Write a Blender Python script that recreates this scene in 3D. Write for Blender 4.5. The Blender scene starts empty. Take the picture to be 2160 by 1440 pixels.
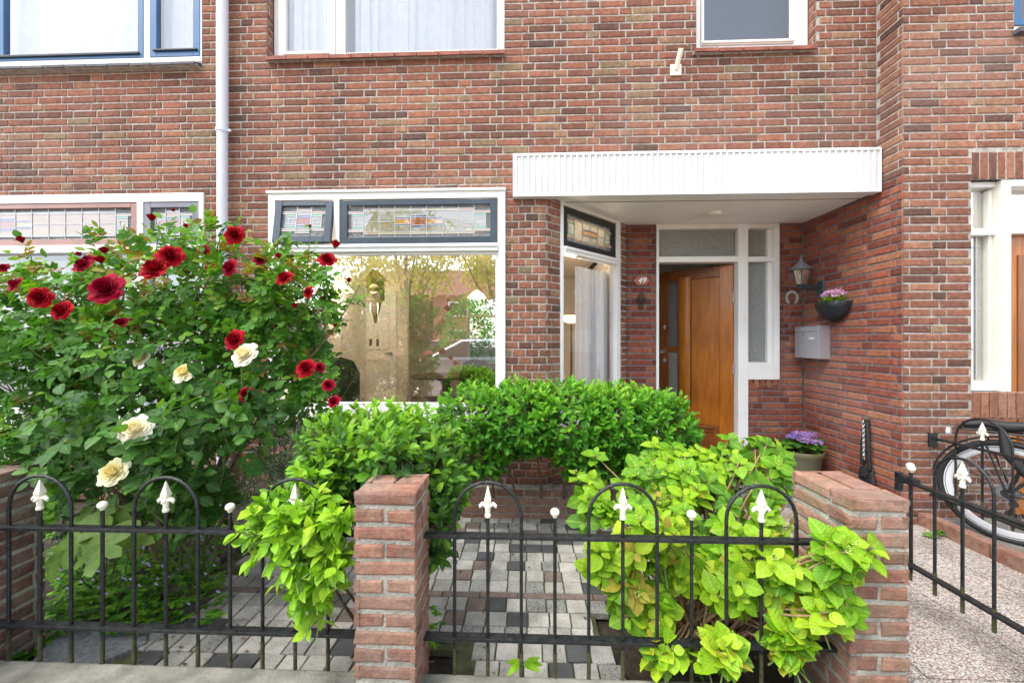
import bpy, math, random
import numpy as np
from mathutils import Vector, Matrix
random.seed(7); rng = np.random.default_rng(7)
PI = math.pi
S = bpy.context.scene
# ---------------------------------------------------------------- camera, sky, sun, exposure
F = 850.0; YAW = math.radians(2.16); DC = 3.40; HC = 1.40
cam = bpy.data.cameras.new('camera'); camo = bpy.data.objects.new('camera', cam); S.collection.objects.link(camo)
camo.location = (0, -DC, HC); camo.rotation_euler = (PI/2, 0, YAW)
cam.sensor_width = 36; cam.lens = F/2160*36; cam.shift_y = -2/2160; cam.clip_end = 1000; cam.clip_start = .05
S.camera = camo
W = bpy.data.worlds.new("World"); S.world = W; W.use_nodes = True
SUN_E, SUN_A = math.radians(60), math.radians(238)
nt = W.node_tree; bg = nt.nodes['Background']
sky = nt.nodes.new('ShaderNodeTexSky'); sky.sky_type = 'NISHITA'; sky.sun_disc = False
sky.sun_elevation = SUN_E; sky.sun_rotation = SUN_A; sky.dust_density = .8
hs = nt.nodes.new('ShaderNodeHueSaturation'); hs.inputs['Saturation'].default_value = .42
nt.links.new(sky.outputs[0], hs.inputs['Color']); nt.links.new(hs.outputs[0], bg.inputs['Color'])
bg.inputs['Strength'].default_value = .15
sl = bpy.data.lights.new('sun', 'SUN'); so = bpy.data.objects.new('sun', sl); S.collection.objects.link(so)
sl.energy = 1.5; sl.angle = math.radians(50); sl.color = (1, .95, .86)
sv = Vector((math.sin(SUN_A)*math.cos(SUN_E), math.cos(SUN_A)*math.cos(SUN_E), math.sin(SUN_E)))
so.rotation_euler = sv.to_track_quat('Z', 'Y').to_euler(); so.location = sv*30
S.view_settings.view_transform = 'Standard'; S.view_settings.look = 'None'; S.view_settings.gamma = 1
S.view_settings.exposure = 1.78
try:
    S.cycles.max_bounces = 8; S.cycles.transparent_max_bounces = 12
except Exception: pass
# ---------------------------------------------------------------- where a sight line meets a real plane
FW = Vector((-math.sin(YAW), math.cos(YAW), 0)); RT = Vector((math.cos(YAW), math.sin(YAW), 0)); C0 = Vector((0, -DC, HC))
def ray(px, py): return RT*((px-1080)/F) + FW + Vector((0, 0, (718-py)/F))
def P(px, py, fwd): return C0 + ray(px, py)*fwd
def onY(px, py, Y):
    r = ray(px, py); return C0 + r*((Y+DC)/r.y)
def onX(px, py, X):
    r = ray(px, py); return C0 + r*(X/r.x)
def onZ(px, py, Z):
    r = ray(px, py); return C0 + r*((Z-HC)/r.z)
def onP(px, py, p0, n):
    r = ray(px, py); return C0 + r*((Vector(p0)-C0).dot(n)/r.dot(n))
def RX(x0, x1, y0, y1, Y):      # rectangle on plane Y: X0, X1, Z0 (low), Z1 (high)
    xm, ym = (x0+x1)/2, (y0+y1)/2
    return (onY(x0, ym, Y).x, onY(x1, ym, Y).x, onY(xm, y1, Y).z, onY(xm, y0, Y).z)
# ---------------------------------------------------------------- objects
def link(o, parent=None):
    S.collection.objects.link(o)
    if parent is not None: o.parent = parent
    return o
def tag(o, label=None, cat=None, group=None, kind=None):
    if label: o['label'] = label
    if cat: o['category'] = cat
    if group: o['group'] = group
    if kind: o['kind'] = kind
    return o
def empty(name, loc=(0, 0, 0), rz=0, label=None, cat=None, group=None):
    o = bpy.data.objects.new(name, None); o.location = loc; o.rotation_euler = (0, 0, rz); o.empty_display_size = .1
    link(o); tag(o, label, cat, group); return o
def dup(root, loc, rot=None, label=None, scale=None):
    r = root.copy(); link(r); r.location = loc
    if rot is not None: r.rotation_euler = rot
    if scale: r.scale = (scale,)*3
    if label: r['label'] = label
    for ch in list(root.children):
        c = ch.copy(); link(c, r)
        for g in ch.children:
            d = g.copy(); link(d, c)
    return r
class MB:
    def __init__(s): s.v = []; s.f = []; s.m = []; s.r = []; s.mats = []
    def mi(s, m):
        if m not in s.mats: s.mats.append(m)
        return s.mats.index(m)
    def add(s, vs, fs, m, r=None):
        k = len(s.v); s.v.extend([tuple(v) for v in vs]); i = s.mi(m)
        r = random.random() if r is None else r
        for f in fs: s.f.append(tuple(k+j for j in f)); s.m.append(i); s.r.append(r)
    def box(s, x0, x1, y0, y1, z0, z1, m, r=None):
        vs = [(x, y, z) for z in (z0, z1) for y in (y0, y1) for x in (x0, x1)]
        s.add(vs, [(0, 2, 3, 1), (4, 5, 7, 6), (0, 1, 5, 4), (2, 6, 7, 3), (0, 4, 6, 2), (1, 3, 7, 5)], m, r)
    def obox(s, o, u, w, n, lu, lw, ln, m, r=None):     # box from corner o along unit dirs
        o, u, w, n = Vector(o), Vector(u)*lu, Vector(w)*lw, Vector(n)*ln
        vs = [o, o+u, o+w, o+u+w, o+n, o+n+u, o+n+w, o+n+u+w]
        s.add(vs, [(0, 2, 3, 1), (4, 5, 7, 6), (0, 1, 5, 4), (2, 6, 7, 3), (0, 4, 6, 2), (1, 3, 7, 5)], m, r)
    def quad(s, a, b, c, d, m, r=None): s.add([a, b, c, d], [(0, 1, 2, 3)], m, r)
    def frame(s, x0, x1, z0, z1, w, y0, y1, m, wb=None, wt=None):
        wb = w if wb is None else wb; wt = w if wt is None else wt
        s.box(x0, x0+w, y0, y1, z0, z1, m); s.box(x1-w, x1, y0, y1, z0, z1, m)
        s.box(x0+w, x1-w, y0, y1, z0, z0+wb, m); s.box(x0+w, x1-w, y0, y1, z1-wt, z1, m)
    def tube(s, pts, rad, m, n=8, cap=True, r=None):
        pts = [Vector(p) for p in pts]
        if not isinstance(rad, (list, tuple)): rad = [rad]*len(pts)
        vs = []; prev = None
        for i, p in enumerate(pts):
            t = (pts[min(i+1, len(pts)-1)] - pts[max(i-1, 0)]).normalized()
            if prev is None: a = t.orthogonal().normalized()
            else:
                a = prev - t*prev.dot(t)
                a = a.normalized() if a.length > 1e-6 else t.orthogonal().normalized()
            prev = a; b = t.cross(a)
            for k in range(n):
                q = 2*PI*k/n; vs.append(p + (a*math.cos(q)+b*math.sin(q))*rad[i])
        fs = []
        for i in range(len(pts)-1):
            for k in range(n):
                fs.append((i*n+k, i*n+(k+1) % n, (i+1)*n+(k+1) % n, (i+1)*n+k))
        if cap: fs.append(tuple(range(n-1, -1, -1))); fs.append(tuple((len(pts)-1)*n+k for k in range(n)))
        s.add(vs, fs, m, r)
    def lathe(s, c, prof, m, n=24, r=None, a0=0, a1=2*PI):
        c = Vector(c); full = abs(a1-a0-2*PI) < 1e-6; k = n if full else n+1; vs = []; fs = []
        for (rr, z) in prof:
            for i in range(k):
                q = a0+(a1-a0)*i/n; vs.append(c+Vector((rr*math.cos(q), rr*math.sin(q), z)))
        for j in range(len(prof)-1):
            for i in range(n):
                i2 = (i+1) % k if full else i+1
                fs.append((j*k+i, j*k+i2, (j+1)*k+i2, (j+1)*k+i))
        s.add(vs, fs, m, r)
    def build(s, name, parent=None, smooth=False, bevel=0, at=None):
        me = bpy.data.meshes.new(name); vv = s.v
        if at is not None: a = Vector(at); vv = [tuple(Vector(v)-a) for v in vv]
        me.from_pydata(vv, [], s.f)
        for m in s.mats: me.materials.append(m)
        me.polygons.foreach_set('material_index', s.m)
        at_ = me.attributes.new('rnd', 'FLOAT', 'FACE'); at_.data.foreach_set('value', s.r)
        if smooth: me.polygons.foreach_set('use_smooth', [True]*len(s.f))
        me.update(); o = bpy.data.objects.new(name, me); link(o, parent)
        if at is not None: o.location = at
        if bevel:
            b = o.modifiers.new('bevel', 'BEVEL'); b.width = bevel; b.segments = 2; b.limit_method = 'ANGLE'
        if smooth and me.polygons:
            try: me.set_sharp_from_angle(angle=math.radians(45))
            except Exception: pass
        return o
# ---------------------------------------------------------------- materials
def mat(name, col, rough=.6, metal=0, var=.08, scale=12, bump=0, bscale=60, coat=0, spec=.5, emit=None, sheen=0):
    m = bpy.data.materials.new(name); m.use_nodes = True; n = m.node_tree; b = n.nodes['Principled BSDF']
    b.inputs['Roughness'].default_value = rough; b.inputs['Metallic'].default_value = metal
    b.inputs['Coat Weight'].default_value = coat; b.inputs['Specular IOR Level'].default_value = spec
    tc = n.nodes.new('ShaderNodeTexCoord'); nz = n.nodes.new('ShaderNodeTexNoise'); nz.inputs['Scale'].default_value = scale
    nz.inputs['Detail'].default_value = 5
    n.links.new(tc.outputs['Object'], nz.inputs['Vector'])
    mr = n.nodes.new('ShaderNodeMapRange'); mr.inputs['From Min'].default_value = .3; mr.inputs['From Max'].default_value = .7
    mr.inputs['To Min'].default_value = 1-var; mr.inputs['To Max'].default_value = 1+var
    n.links.new(nz.outputs['Fac'], mr.inputs['Value'])
    mx = n.nodes.new('ShaderNodeMix'); mx.data_type = 'RGBA'; mx.blend_type = 'MULTIPLY'; mx.inputs['Factor'].default_value = 1
    mx.inputs[6].default_value = (*col, 1); n.links.new(mr.outputs[0], mx.inputs[7]); n.links.new(mx.outputs[2], b.inputs['Base Color'])
    if bump:
        n2 = n.nodes.new('ShaderNodeTexNoise'); n2.inputs['Scale'].default_value = bscale; n2.inputs['Detail'].default_value = 6
        n.links.new(tc.outputs['Object'], n2.inputs['Vector'])
        bp = n.nodes.new('ShaderNodeBump'); bp.inputs['Strength'].default_value = bump; bp.inputs['Distance'].default_value = .01
        n.links.new(n2.outputs['Fac'], bp.inputs['Height']); n.links.new(bp.outputs[0], b.inputs['Normal'])
    if emit:
        b.inputs['Emission Color'].default_value = (*emit[0], 1); b.inputs['Emission Strength'].default_value = emit[1]
    return m
def ramp(n, stops, interp='LINEAR'):
    r = n.nodes.new('ShaderNodeValToRGB'); e = r.color_ramp; e.interpolation = interp
    while len(e.elements) < len(stops): e.elements.new(.5)
    for el, (p, c) in zip(e.elements, stops): el.position = p; el.color = (*c, 1)
    return r
def attr(n, name='rnd'):
    a = n.nodes.new('ShaderNodeAttribute'); a.attribute_name = name; return a
def mixc(n, a, b, f, mode='MIX'):
    mx = n.nodes.new('ShaderNodeMix'); mx.data_type = 'RGBA'; mx.blend_type = mode
    for sock, v in ((mx.inputs[0], f), (mx.inputs[6], a), (mx.inputs[7], b)):
        if hasattr(v, 'links'): n.links.new(v, sock)
        elif isinstance(v, tuple): sock.default_value = (*v, 1)
        else: sock.default_value = v
    return mx.outputs[2]
def noise(n, scale, detail=5, vec=None, rough=.5):
    z = n.nodes.new('ShaderNodeTexNoise'); z.inputs['Scale'].default_value = scale; z.inputs['Detail'].default_value = detail
    z.inputs['Roughness'].default_value = rough
    if vec is None:
        tc = n.nodes.new('ShaderNodeTexCoord'); vec = tc.outputs['Object']
    n.links.new(vec, z.inputs['Vector']); return z.outputs['Fac']
def mrange(n, v, a, b, c, d):
    m = n.nodes.new('ShaderNodeMapRange')
    for k, x in zip(('From Min', 'From Max', 'To Min', 'To Max'), (a, b, c, d)): m.inputs[k].default_value = x
    n.links.new(v, m.inputs['Value']); return m.outputs[0]
def bump(n, b, h, strength, dist=.01):
    bp = n.nodes.new('ShaderNodeBump'); bp.inputs['Strength'].default_value = strength; bp.inputs['Distance'].default_value = dist
    n.links.new(h, bp.inputs['Height']); n.links.new(bp.outputs[0], b.inputs['Normal'])
def brickmat(name, stops, moss=0, spots=.5, film=0):
    m = bpy.data.materials.new(name); m.use_nodes = True; n = m.node_tree; b = n.nodes['Principled BSDF']
    b.inputs['Roughness'].default_value = .85; b.inputs['Specular IOR Level'].default_value = .25
    c = ramp(n, stops); n.links.new(attr(n).outputs['Fac'], c.inputs[0])
    f = mrange(n, noise(n, 26, 8, rough=.65), .3, .7, .62, 1.38)
    o = mixc(n, c.outputs[0], f, 1.0, 'MULTIPLY')
    big = mrange(n, noise(n, 1.3, 3), .35, .65, .86, 1.14); o = mixc(n, o, big, 1.0, 'MULTIPLY')
    s1 = mrange(n, noise(n, 38, 3), .69, .74, 0, spots); o = mixc(n, o, (.55, .5, .45), s1)
    s2 = mrange(n, noise(n, 15, 6, rough=.7), .60, .72, 0, .55); o = mixc(n, o, (.06, .035, .03), s2)
    tcw = n.nodes.new('ShaderNodeTexCoord'); mpw = n.nodes.new('ShaderNodeMapping'); mpw.inputs['Scale'].default_value = (3.5, 3.5, .55); n.links.new(tcw.outputs['Object'], mpw.inputs['Vector'])
    s4 = mrange(n, noise(n, 1.0, 6, mpw.outputs[0], .6), .5, .72, 0, .38); o = mixc(n, o, (.085, .06, .05), s4)
    s5 = mrange(n, noise(n, .8, 5, rough=.6), .52, .75, 0, .3); o = mixc(n, o, (.42, .30, .25), s5)
    if film:
        s6 = mrange(n, noise(n, 5, 9, rough=.75), .42, .68, 0, film); o = mixc(n, o, (.34, .28, .235), s6)
    if moss:
        s3 = mrange(n, noise(n, 7, 6, rough=.7), .52, .7, 0, moss); o = mixc(n, o, (.16, .15, .07), s3)
    n.links.new(o, b.inputs['Base Color'])
    bump(n, b, noise(n, 55, 8, rough=.7), .9, .012); return m
M = {}
M['brick'] = brickmat('facade_brick', [(0, (0.100, 0.058, 0.044)), (.06, (0.160, 0.073, 0.050)), (.35, (0.215, 0.089, 0.058)), (.6, (0.260, 0.105, 0.067)), (.82, (0.300, 0.125, 0.077)), (.94, (0.290, 0.163, 0.096)), (1, (0.210, 0.152, 0.087))])
M['brick_r'] = brickmat('neighbour_brick', [(0, (0.100, 0.053, 0.039)), (.1, (0.180, 0.078, 0.054)), (.4, (0.240, 0.100, 0.063)), (.7, (0.280, 0.121, 0.077)), (.9, (0.330, 0.158, 0.096)), (1, (0.280, 0.178, 0.106))])
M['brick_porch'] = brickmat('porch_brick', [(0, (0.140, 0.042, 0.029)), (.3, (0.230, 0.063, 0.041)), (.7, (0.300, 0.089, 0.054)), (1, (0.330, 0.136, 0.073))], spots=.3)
M['brick_pier'] = brickmat('pier_brick', [(0, (0.200, 0.089, 0.063)), (.5, (0.290, 0.131, 0.092)), (1, (0.360, 0.189, 0.125))], moss=.5, spots=.9, film=.6)
M['brick_soft'] = brickmat('pale_wall_brick', [(0, (.14, .065, .055)), (.5, (.2, .09, .075)), (1, (.24, .13, .10))], moss=.7, film=.8)
M['mortar'] = mat('mortar', (.385, .355, .315), .95, var=.35, scale=30, bump=.6, bscale=120)
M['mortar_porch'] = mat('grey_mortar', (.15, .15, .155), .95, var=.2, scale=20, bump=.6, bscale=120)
M['mortar_pier'] = mat('pier_mortar', (.33, .315, .27), .95, var=.35, scale=14, bump=.9, bscale=90)
M['white'] = mat('white_paint', (.79, .79, .775), .4, var=.05, scale=4, bump=.05, bscale=20)
M['fascia'] = mat('fascia_white', (.66, .66, .65), .45, var=.06, scale=3)
M['cream'] = mat('cream_paint', (.72, .69, .60), .4, var=.05, scale=6, bump=.06, bscale=25)
M['soffit'] = mat('soffit_paint', (.86, .84, .78), .7, var=.07, scale=3)
M['slate'] = mat('slate_blue_paint', (.026, .042, .062), .3, var=.25, scale=6, coat=.3)
M['blue'] = mat('blue_paint', (.03, .11, .24), .3, var=.1, scale=4, coat=.3)
M['black_frame'] = mat('black_paint', (.018, .02, .022), .35, var=.2)
M['iron'] = mat('black_iron', (.012, .013, .015), .42, var=.8, scale=45, bump=.5, bscale=110)
M['iron_moss'] = mat('mossy_iron', (.05, .05, .02), .8, var=.5, scale=60, bump=.4, bscale=120)
M['ivory'] = mat('ivory_plastic', (.80, .76, .64), .3, var=.04)
M['pipe'] = mat('pipe_plastic', (.62, .63, .70), .35, var=.03)
M['steel'] = mat('brushed_steel', (.50, .51, .55), .4, metal=.6, var=.06, scale=3)
M['galv'] = mat('galvanised_iron', (.42, .42, .42), .5, var=.2, scale=30)
M['chrome'] = mat('chrome', (.75, .75, .76), .15, metal=1, var=.03)
M['tile_sill'] = mat('sill_tile', (.24, .075, .045), .7, var=.35, scale=14, bump=.4)
M['tile_slate'] = mat('slate_sill_tile', (.10, .10, .11), .7, var=.2, scale=9, bump=.3)
M['lead'] = mat('lead_came', (.42, .45, .48), .4, metal=.3, var=.1)
M['curtain'] = mat('sheer_curtain', (.86, .88, .90), .9, var=.04)
M['plaster'] = mat('cream_plaster', (.70, .67, .60), .9, var=.04, scale=2)
M['ceil'] = mat('ceiling_white', (.8, .77, .7), .9, var=.03)
M['floor_in'] = mat('indoor_floor', (.25, .15, .09), .4, var=.2, scale=4)
M['dark'] = mat('dark_object', (.03, .025, .022), .4, var=.2)
M['darkwood'] = mat('dark_wood', (.07, .03, .015), .4, var=.3)
M['concrete'] = mat('concrete_kerb', (.20, .195, .165), .95, var=.4, scale=9, bump=.6, bscale=60)
M['soil'] = mat('garden_soil', (.035, .026, .018), 1, var=.6, scale=25, bump=1.0, bscale=40)
M['moss'] = mat('mossy_joint_sand', (.07, .075, .035), 1, var=.6, scale=14)
M['bark'] = mat('bark', (.14, .10, .07), .9, var=.4, scale=40, bump=.6)
M['stem_green'] = mat('green_stem', (.10, .16, .04), .6, var=.3, scale=30)
M['stem_tan'] = mat('tan_stem', (.30, .19, .10), .8, var=.3, scale=30)
M['green_metal'] = mat('green_lamp_metal', (.025, .055, .055), .45, var=.3, scale=20)
M['grey_metal'] = mat('weathered_lamp_roof', (.18, .20, .20), .5, metal=.3, var=.25, scale=20)
M['plastic_dark'] = mat('dark_plastic', (.02, .025, .032), .35, var=.15)
M['rubber'] = mat('rubber', (.015, .015, .017), .6, var=.2)
M['rim'] = mat('rim_paint', (.62, .63, .66), .3, var=.03)
M['terracotta'] = mat('terracotta', (.34, .10, .055), .5, var=.15, scale=20)
M['olive'] = mat('olive_pot', (.16, .15, .08), .4, var=.1, coat=.3)
M['asphalt'] = mat('street_paving', (.60, .47, .40), .9, var=.2, scale=3)
M['stonegrey'] = mat('grey_slab', (.19, .20, .215), .9, var=.35, scale=70, bump=.6, bscale=120)
M['shade'] = mat('lit_lamp_shade', (.9, .6, .3), .6, emit=((1, .62, .28), 5))
M['bulb'] = mat('lit_bulb', (1, .9, .7), .6, emit=((1, .8, .5), 25))
def woodmat(name, c1, c2):
    m = bpy.data.materials.new(name); m.use_nodes = True; n = m.node_tree; b = n.nodes['Principled BSDF']
    tc = n.nodes.new('ShaderNodeTexCoord'); mp = n.nodes.new('ShaderNodeMapping'); mp.inputs['Scale'].default_value = (14, 14, 1.1)
    n.links.new(tc.outputs['Object'], mp.inputs['Vector'])
    f = noise(n, 3.0, 8, mp.outputs[0], .6); r = ramp(n, [(.3, c1), (.7, c2)]); n.links.new(f, r.inputs[0])
    f2 = mrange(n, noise(n, 2.2, 3), .3, .7, .8, 1.2)
    n.links.new(mixc(n, r.outputs[0], f2, 1.0, 'MULTIPLY'), b.inputs['Base Color'])
    b.inputs['Roughness'].default_value = .38; b.inputs['Coat Weight'].default_value = .25; b.inputs['Coat Roughness'].default_value = .12
    bump(n, b, f, .06); return m
M['wood'] = woodmat('varnished_wood', (.26, .07, .003), (.46, .15, .008))
M['wood_dark'] = woodmat('dark_varnished_wood', (.14, .038, .007), (.26, .08, .014))
def glassmat(name, tint=(1, 1, 1), base=.12, rough=.0, wav=.0, wscale=3, dens=0.0, dcol=(.1, .1, .1)):
    m = bpy.data.materials.new(name); m.use_nodes = True; n = m.node_tree
    for x in list(n.nodes): n.nodes.remove(x)
    out = n.nodes.new('ShaderNodeOutputMaterial'); mix = n.nodes.new('ShaderNodeMixShader'); tr = n.nodes.new('ShaderNodeBsdfTransparent')
    gl = n.nodes.new('ShaderNodeBsdfGlossy'); lw = n.nodes.new('ShaderNodeFresnel'); lw.inputs['IOR'].default_value = 1.5
    tr.inputs[0].default_value = (*tint, 1); gl.inputs['Roughness'].default_value = rough; gl.inputs[0].default_value = (1, 1, 1, 1)
    fac = mrange(n, lw.outputs[0], 0, 1, base, 1)
    n.links.new(fac, mix.inputs[0])
    if dens > 0:
        df = n.nodes.new('ShaderNodeBsdfDiffuse'); df.inputs[0].default_value = (*dcol, 1); m2 = n.nodes.new('ShaderNodeMixShader'); m2.inputs[0].default_value = dens
        n.links.new(tr.outputs[0], m2.inputs[1]); n.links.new(df.outputs[0], m2.inputs[2]); n.links.new(m2.outputs[0], mix.inputs[1])
    else: n.links.new(tr.outputs[0], mix.inputs[1])
    n.links.new(gl.outputs[0], mix.inputs[2])
    if wav:
        bp = n.nodes.new('ShaderNodeBump'); bp.inputs['Strength'].default_value = wav; bp.inputs['Distance'].default_value = .02
        n.links.new(noise(n, wscale, 2), bp.inputs['Height']); n.links.new(bp.outputs[0], gl.inputs['Normal'])
    n.links.new(mix.outputs[0], out.inputs[0]); return m
M['glass'] = glassmat('window_glass', base=.58, wav=.02, wscale=2)
M['glass_bay'] = glassmat('bay_glass', base=.13, wav=.02, wscale=2)
M['glass_up'] = glassmat('upstairs_glass', base=.14, wav=.02, wscale=2)
M['glass_dim'] = glassmat('dim_glass', tint=(.75, .8, .85), base=.12)
M['g_clear'] = glassmat('leaded_clear', tint=(.6, .65, .66), base=.14, wav=.15, wscale=6, dens=.4, dcol=(.17, .20, .21))
M['g_tan_refl'] = glassmat('leaded_tan_reflection', tint=(.9, .7, .5), base=.12, wav=.3, wscale=8, dens=.6, dcol=(.42, .27, .16))  # tan stands for the reflection in the left panes, put into the colour
M['g_rough'] = glassmat('leaded_rough', tint=(.3, .35, .4), base=.12, rough=.15, wav=1, wscale=90, dens=.7, dcol=(.05, .06, .07))
M['g_amber'] = glassmat('leaded_amber', tint=(1, .6, .2), base=.15, dens=.7, dcol=(.45, .22, .09))
M['g_yellow'] = glassmat('leaded_yellow', tint=(1, .9, .5), base=.15, dens=.7, dcol=(.5, .45, .24))
M['g_green'] = glassmat('leaded_green', tint=(.2, .8, .4), base=.12, dens=.7, dcol=(.04, .3, .13))
M['g_blue'] = glassmat('leaded_blue', tint=(.2, .3, .8), base=.12, dens=.8, dcol=(.04, .07, .22))
M['g_red'] = glassmat('leaded_red', tint=(.6, .1, .08), base=.12, dens=.8, dcol=(.25, .07, .05))
def frost():
    m = bpy.data.materials.new('frosted_glass'); m.use_nodes = True; n = m.node_tree; b = n.nodes['Principled BSDF']
    v = n.nodes.new('ShaderNodeTexVoronoi'); v.inputs['Scale'].default_value = 70
    tc = n.nodes.new('ShaderNodeTexCoord'); n.links.new(tc.outputs['Object'], v.inputs['Vector'])
    r = ramp(n, [(0, (.36, .38, .36)), (.5, (.22, .23, .22))]); n.links.new(v.outputs['Distance'], r.inputs[0]); n.links.new(r.outputs[0], b.inputs['Base Color'])
    b.inputs['Roughness'].default_value = .18; bump(n, b, v.outputs['Distance'], .6, .01); return m
M['frost'] = frost()
M['frost_dark'] = glassmat('door_pane_glass', tint=(.3, .32, .35), base=.1, rough=.2, wav=.8, wscale=80, dens=.6, dcol=(.10, .11, .12))
def pebble(name, cols, scale=125, bm=1.0):
    m = bpy.data.materials.new(name); m.use_nodes = True; n = m.node_tree; b = n.nodes['Principled BSDF']; b.inputs['Roughness'].default_value = .85
    tc = n.nodes.new('ShaderNodeTexCoord'); v = n.nodes.new('ShaderNodeTexVoronoi'); v.inputs['Scale'].default_value = scale
    n.links.new(tc.outputs['Object'], v.inputs['Vector'])
    sp = n.nodes.new('ShaderNodeSeparateColor'); n.links.new(v.outputs['Color'], sp.inputs[0])
    r = ramp(n, cols); n.links.new(sp.outputs[0], r.inputs[0])
    dk = mrange(n, v.outputs['Distance'], .35, .75, 1, .45)
    o = mixc(n, r.outputs[0], dk, 1.0, 'MULTIPLY')
    o = mixc(n, o, mrange(n, noise(n, 2.2, 4), .35, .65, .75, 1.2), 1.0, 'MULTIPLY')
    n.links.new(o, b.inputs['Base Color'])
    inv = mrange(n, v.outputs['Distance'], 0, 1, 1, 0); bump(n, b, inv, bm, .008); return m
M['pebble'] = pebble('pebble_slab', [(0, (.30, .18, .14)), (.25, (.46, .36, .31)), (.55, (.54, .49, .44)), (.8, (.62, .58, .53)), (1, (.22, .22, .22))])
M['pebble_blue'] = pebble('bluegrey_slab', [(0, (.10, .13, .15)), (.5, (.20, .24, .27)), (1, (.32, .36, .38))], 120)
def tilemat():
    m = bpy.data.materials.new('paving_cobble'); m.use_nodes = True; n = m.node_tree; b = n.nodes['Principled BSDF']; b.inputs['Roughness'].default_value = .9
    a = attr(n).outputs['Fac']
    base = ramp(n, [(0, (.40, .385, .35)), (.2, (.47, .45, .41)), (.4, (.35, .34, .32)), (.58, (.50, .475, .43)), (.76, (.30, .30, .275)), (.87, (.075, .08, .08)), (.945, (.22, .165, .14))], 'CONSTANT')
    n.links.new(a, base.inputs[0])
    sp = mrange(n, noise(n, 120, 3, rough=.75), .51, .60, 0, 1)
    amt = ramp(n, [(0, (.38,)*3), (.76, (.85,)*3), (.87, (.2,)*3), (.945, (.55,)*3)], 'CONSTANT'); n.links.new(a, amt.inputs[0])
    f = mixc(n, sp, amt.outputs[0], 1.0, 'MULTIPLY')
    o = mixc(n, base.outputs[0], (.05, .05, .045), f)
    o = mixc(n, o, mrange(n, noise(n, 9, 5), .3, .7, .7, 1.2), 1.0, 'MULTIPLY')
    n.links.new(o, b.inputs['Base Color']); bump(n, b, noise(n, 200, 3), .5, .004); return m
M['tile'] = tilemat()
def leafmat(name, stops, trans=.38, rough=.5, vein=(.35, .5, .12), veinamt=.35, edge=None, spec=.3):
    m = bpy.data.materials.new(name); m.use_nodes = True; n = m.node_tree; b = n.nodes['Principled BSDF']; out = n.nodes['Material Output']
    c = ramp(n, stops); n.links.new(attr(n).outputs['Fac'], c.inputs[0]); o = c.outputs[0]
    uv = n.nodes.new('ShaderNodeUVMap'); sx = n.nodes.new('ShaderNodeSeparateXYZ'); n.links.new(uv.outputs[0], sx.inputs[0])
    ax = n.nodes.new('ShaderNodeMath'); ax.operation = 'ABSOLUTE'; n.links.new(sx.outputs[0], ax.inputs[0])
    mid = mrange(n, ax.outputs[0], 0, .10, 1, 0)
    # side veins: stripes running forward and outward
    ad = n.nodes.new('ShaderNodeMath'); ad.operation = 'MULTIPLY_ADD'; ad.inputs[1].default_value = -.35; n.links.new(ax.outputs[0], ad.inputs[0]); n.links.new(sx.outputs[1], ad.inputs[2])
    sc = n.nodes.new('ShaderNodeMath'); sc.operation = 'MULTIPLY'; sc.inputs[1].default_value = 44; n.links.new(ad.outputs[0], sc.inputs[0])
    sn = n.nodes.new('ShaderNodeMath'); sn.operation = 'SINE'; n.links.new(sc.outputs[0], sn.inputs[0])
    sv_ = mrange(n, sn.outputs[0], .75, 1, 0, .45)
    mxv = n.nodes.new('ShaderNodeMath'); mxv.operation = 'MAXIMUM'; n.links.new(mid, mxv.inputs[0]); n.links.new(sv_, mxv.inputs[1])
    am = n.nodes.new('ShaderNodeMath'); am.operation = 'MULTIPLY'; am.inputs[1].default_value = veinamt; n.links.new(mxv.outputs[0], am.inputs[0])
    o = mixc(n, o, vein, am.outputs[0])
    if edge:
        e = mrange(n, ax.outputs[0], .28, .42, 0, 1); o = mixc(n, o, edge, e)
    o = mixc(n, o, mrange(n, noise(n, 30, 4), .3, .7, .8, 1.2), 1.0, 'MULTIPLY')
    o = mixc(n, o, (.36, .34, .05), mrange(n, noise(n, 17, 4, rough=.7), .62, .74, 0, .55)); o = mixc(n, o, (.16, .08, .025), mrange(n, noise(n, 55, 3), .69, .75, 0, .6))
    n.links.new(o, b.inputs['Base Color']); b.inputs['Roughness'].default_value = rough; b.inputs['Specular IOR Level'].default_value = spec
    bump(n, b, sn.outputs[0], .25, .002)
    t = n.nodes.new('ShaderNodeBsdfTranslucent')
    tc = mixc(n, o, (1.0, 1.0, .35), 1.0, 'MULTIPLY'); n.links.new(tc, t.inputs[0])
    mx = n.nodes.new('ShaderNodeMixShader'); mx.inputs[0].default_value = trans
    n.links.new(b.outputs[0], mx.inputs[1]); n.links.new(t.outputs[0], mx.inputs[2]); n.links.new(mx.outputs[0], out.inputs[0]); return m
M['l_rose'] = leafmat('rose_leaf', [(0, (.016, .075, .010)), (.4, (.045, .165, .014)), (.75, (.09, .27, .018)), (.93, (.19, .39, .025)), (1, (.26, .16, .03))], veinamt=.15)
M['l_yrose'] = leafmat('broad_rose_leaf', [(0, (.016, .075, .014)), (.6, (.045, .155, .02)), (1, (.13, .29, .025))], veinamt=.25, rough=.4)
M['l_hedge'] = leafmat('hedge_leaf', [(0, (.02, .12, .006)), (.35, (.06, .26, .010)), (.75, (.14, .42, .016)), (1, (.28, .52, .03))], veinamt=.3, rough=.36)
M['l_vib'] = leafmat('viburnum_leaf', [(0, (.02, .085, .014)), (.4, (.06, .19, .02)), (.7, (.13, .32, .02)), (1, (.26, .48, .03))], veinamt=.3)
M['l_bright'] = leafmat('bright_leaf', [(0, (.11, .32, .008)), (.5, (.24, .50, .012)), (1, (.40, .62, .03))], veinamt=.35)  # bright yellow-green leaf tones
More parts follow.
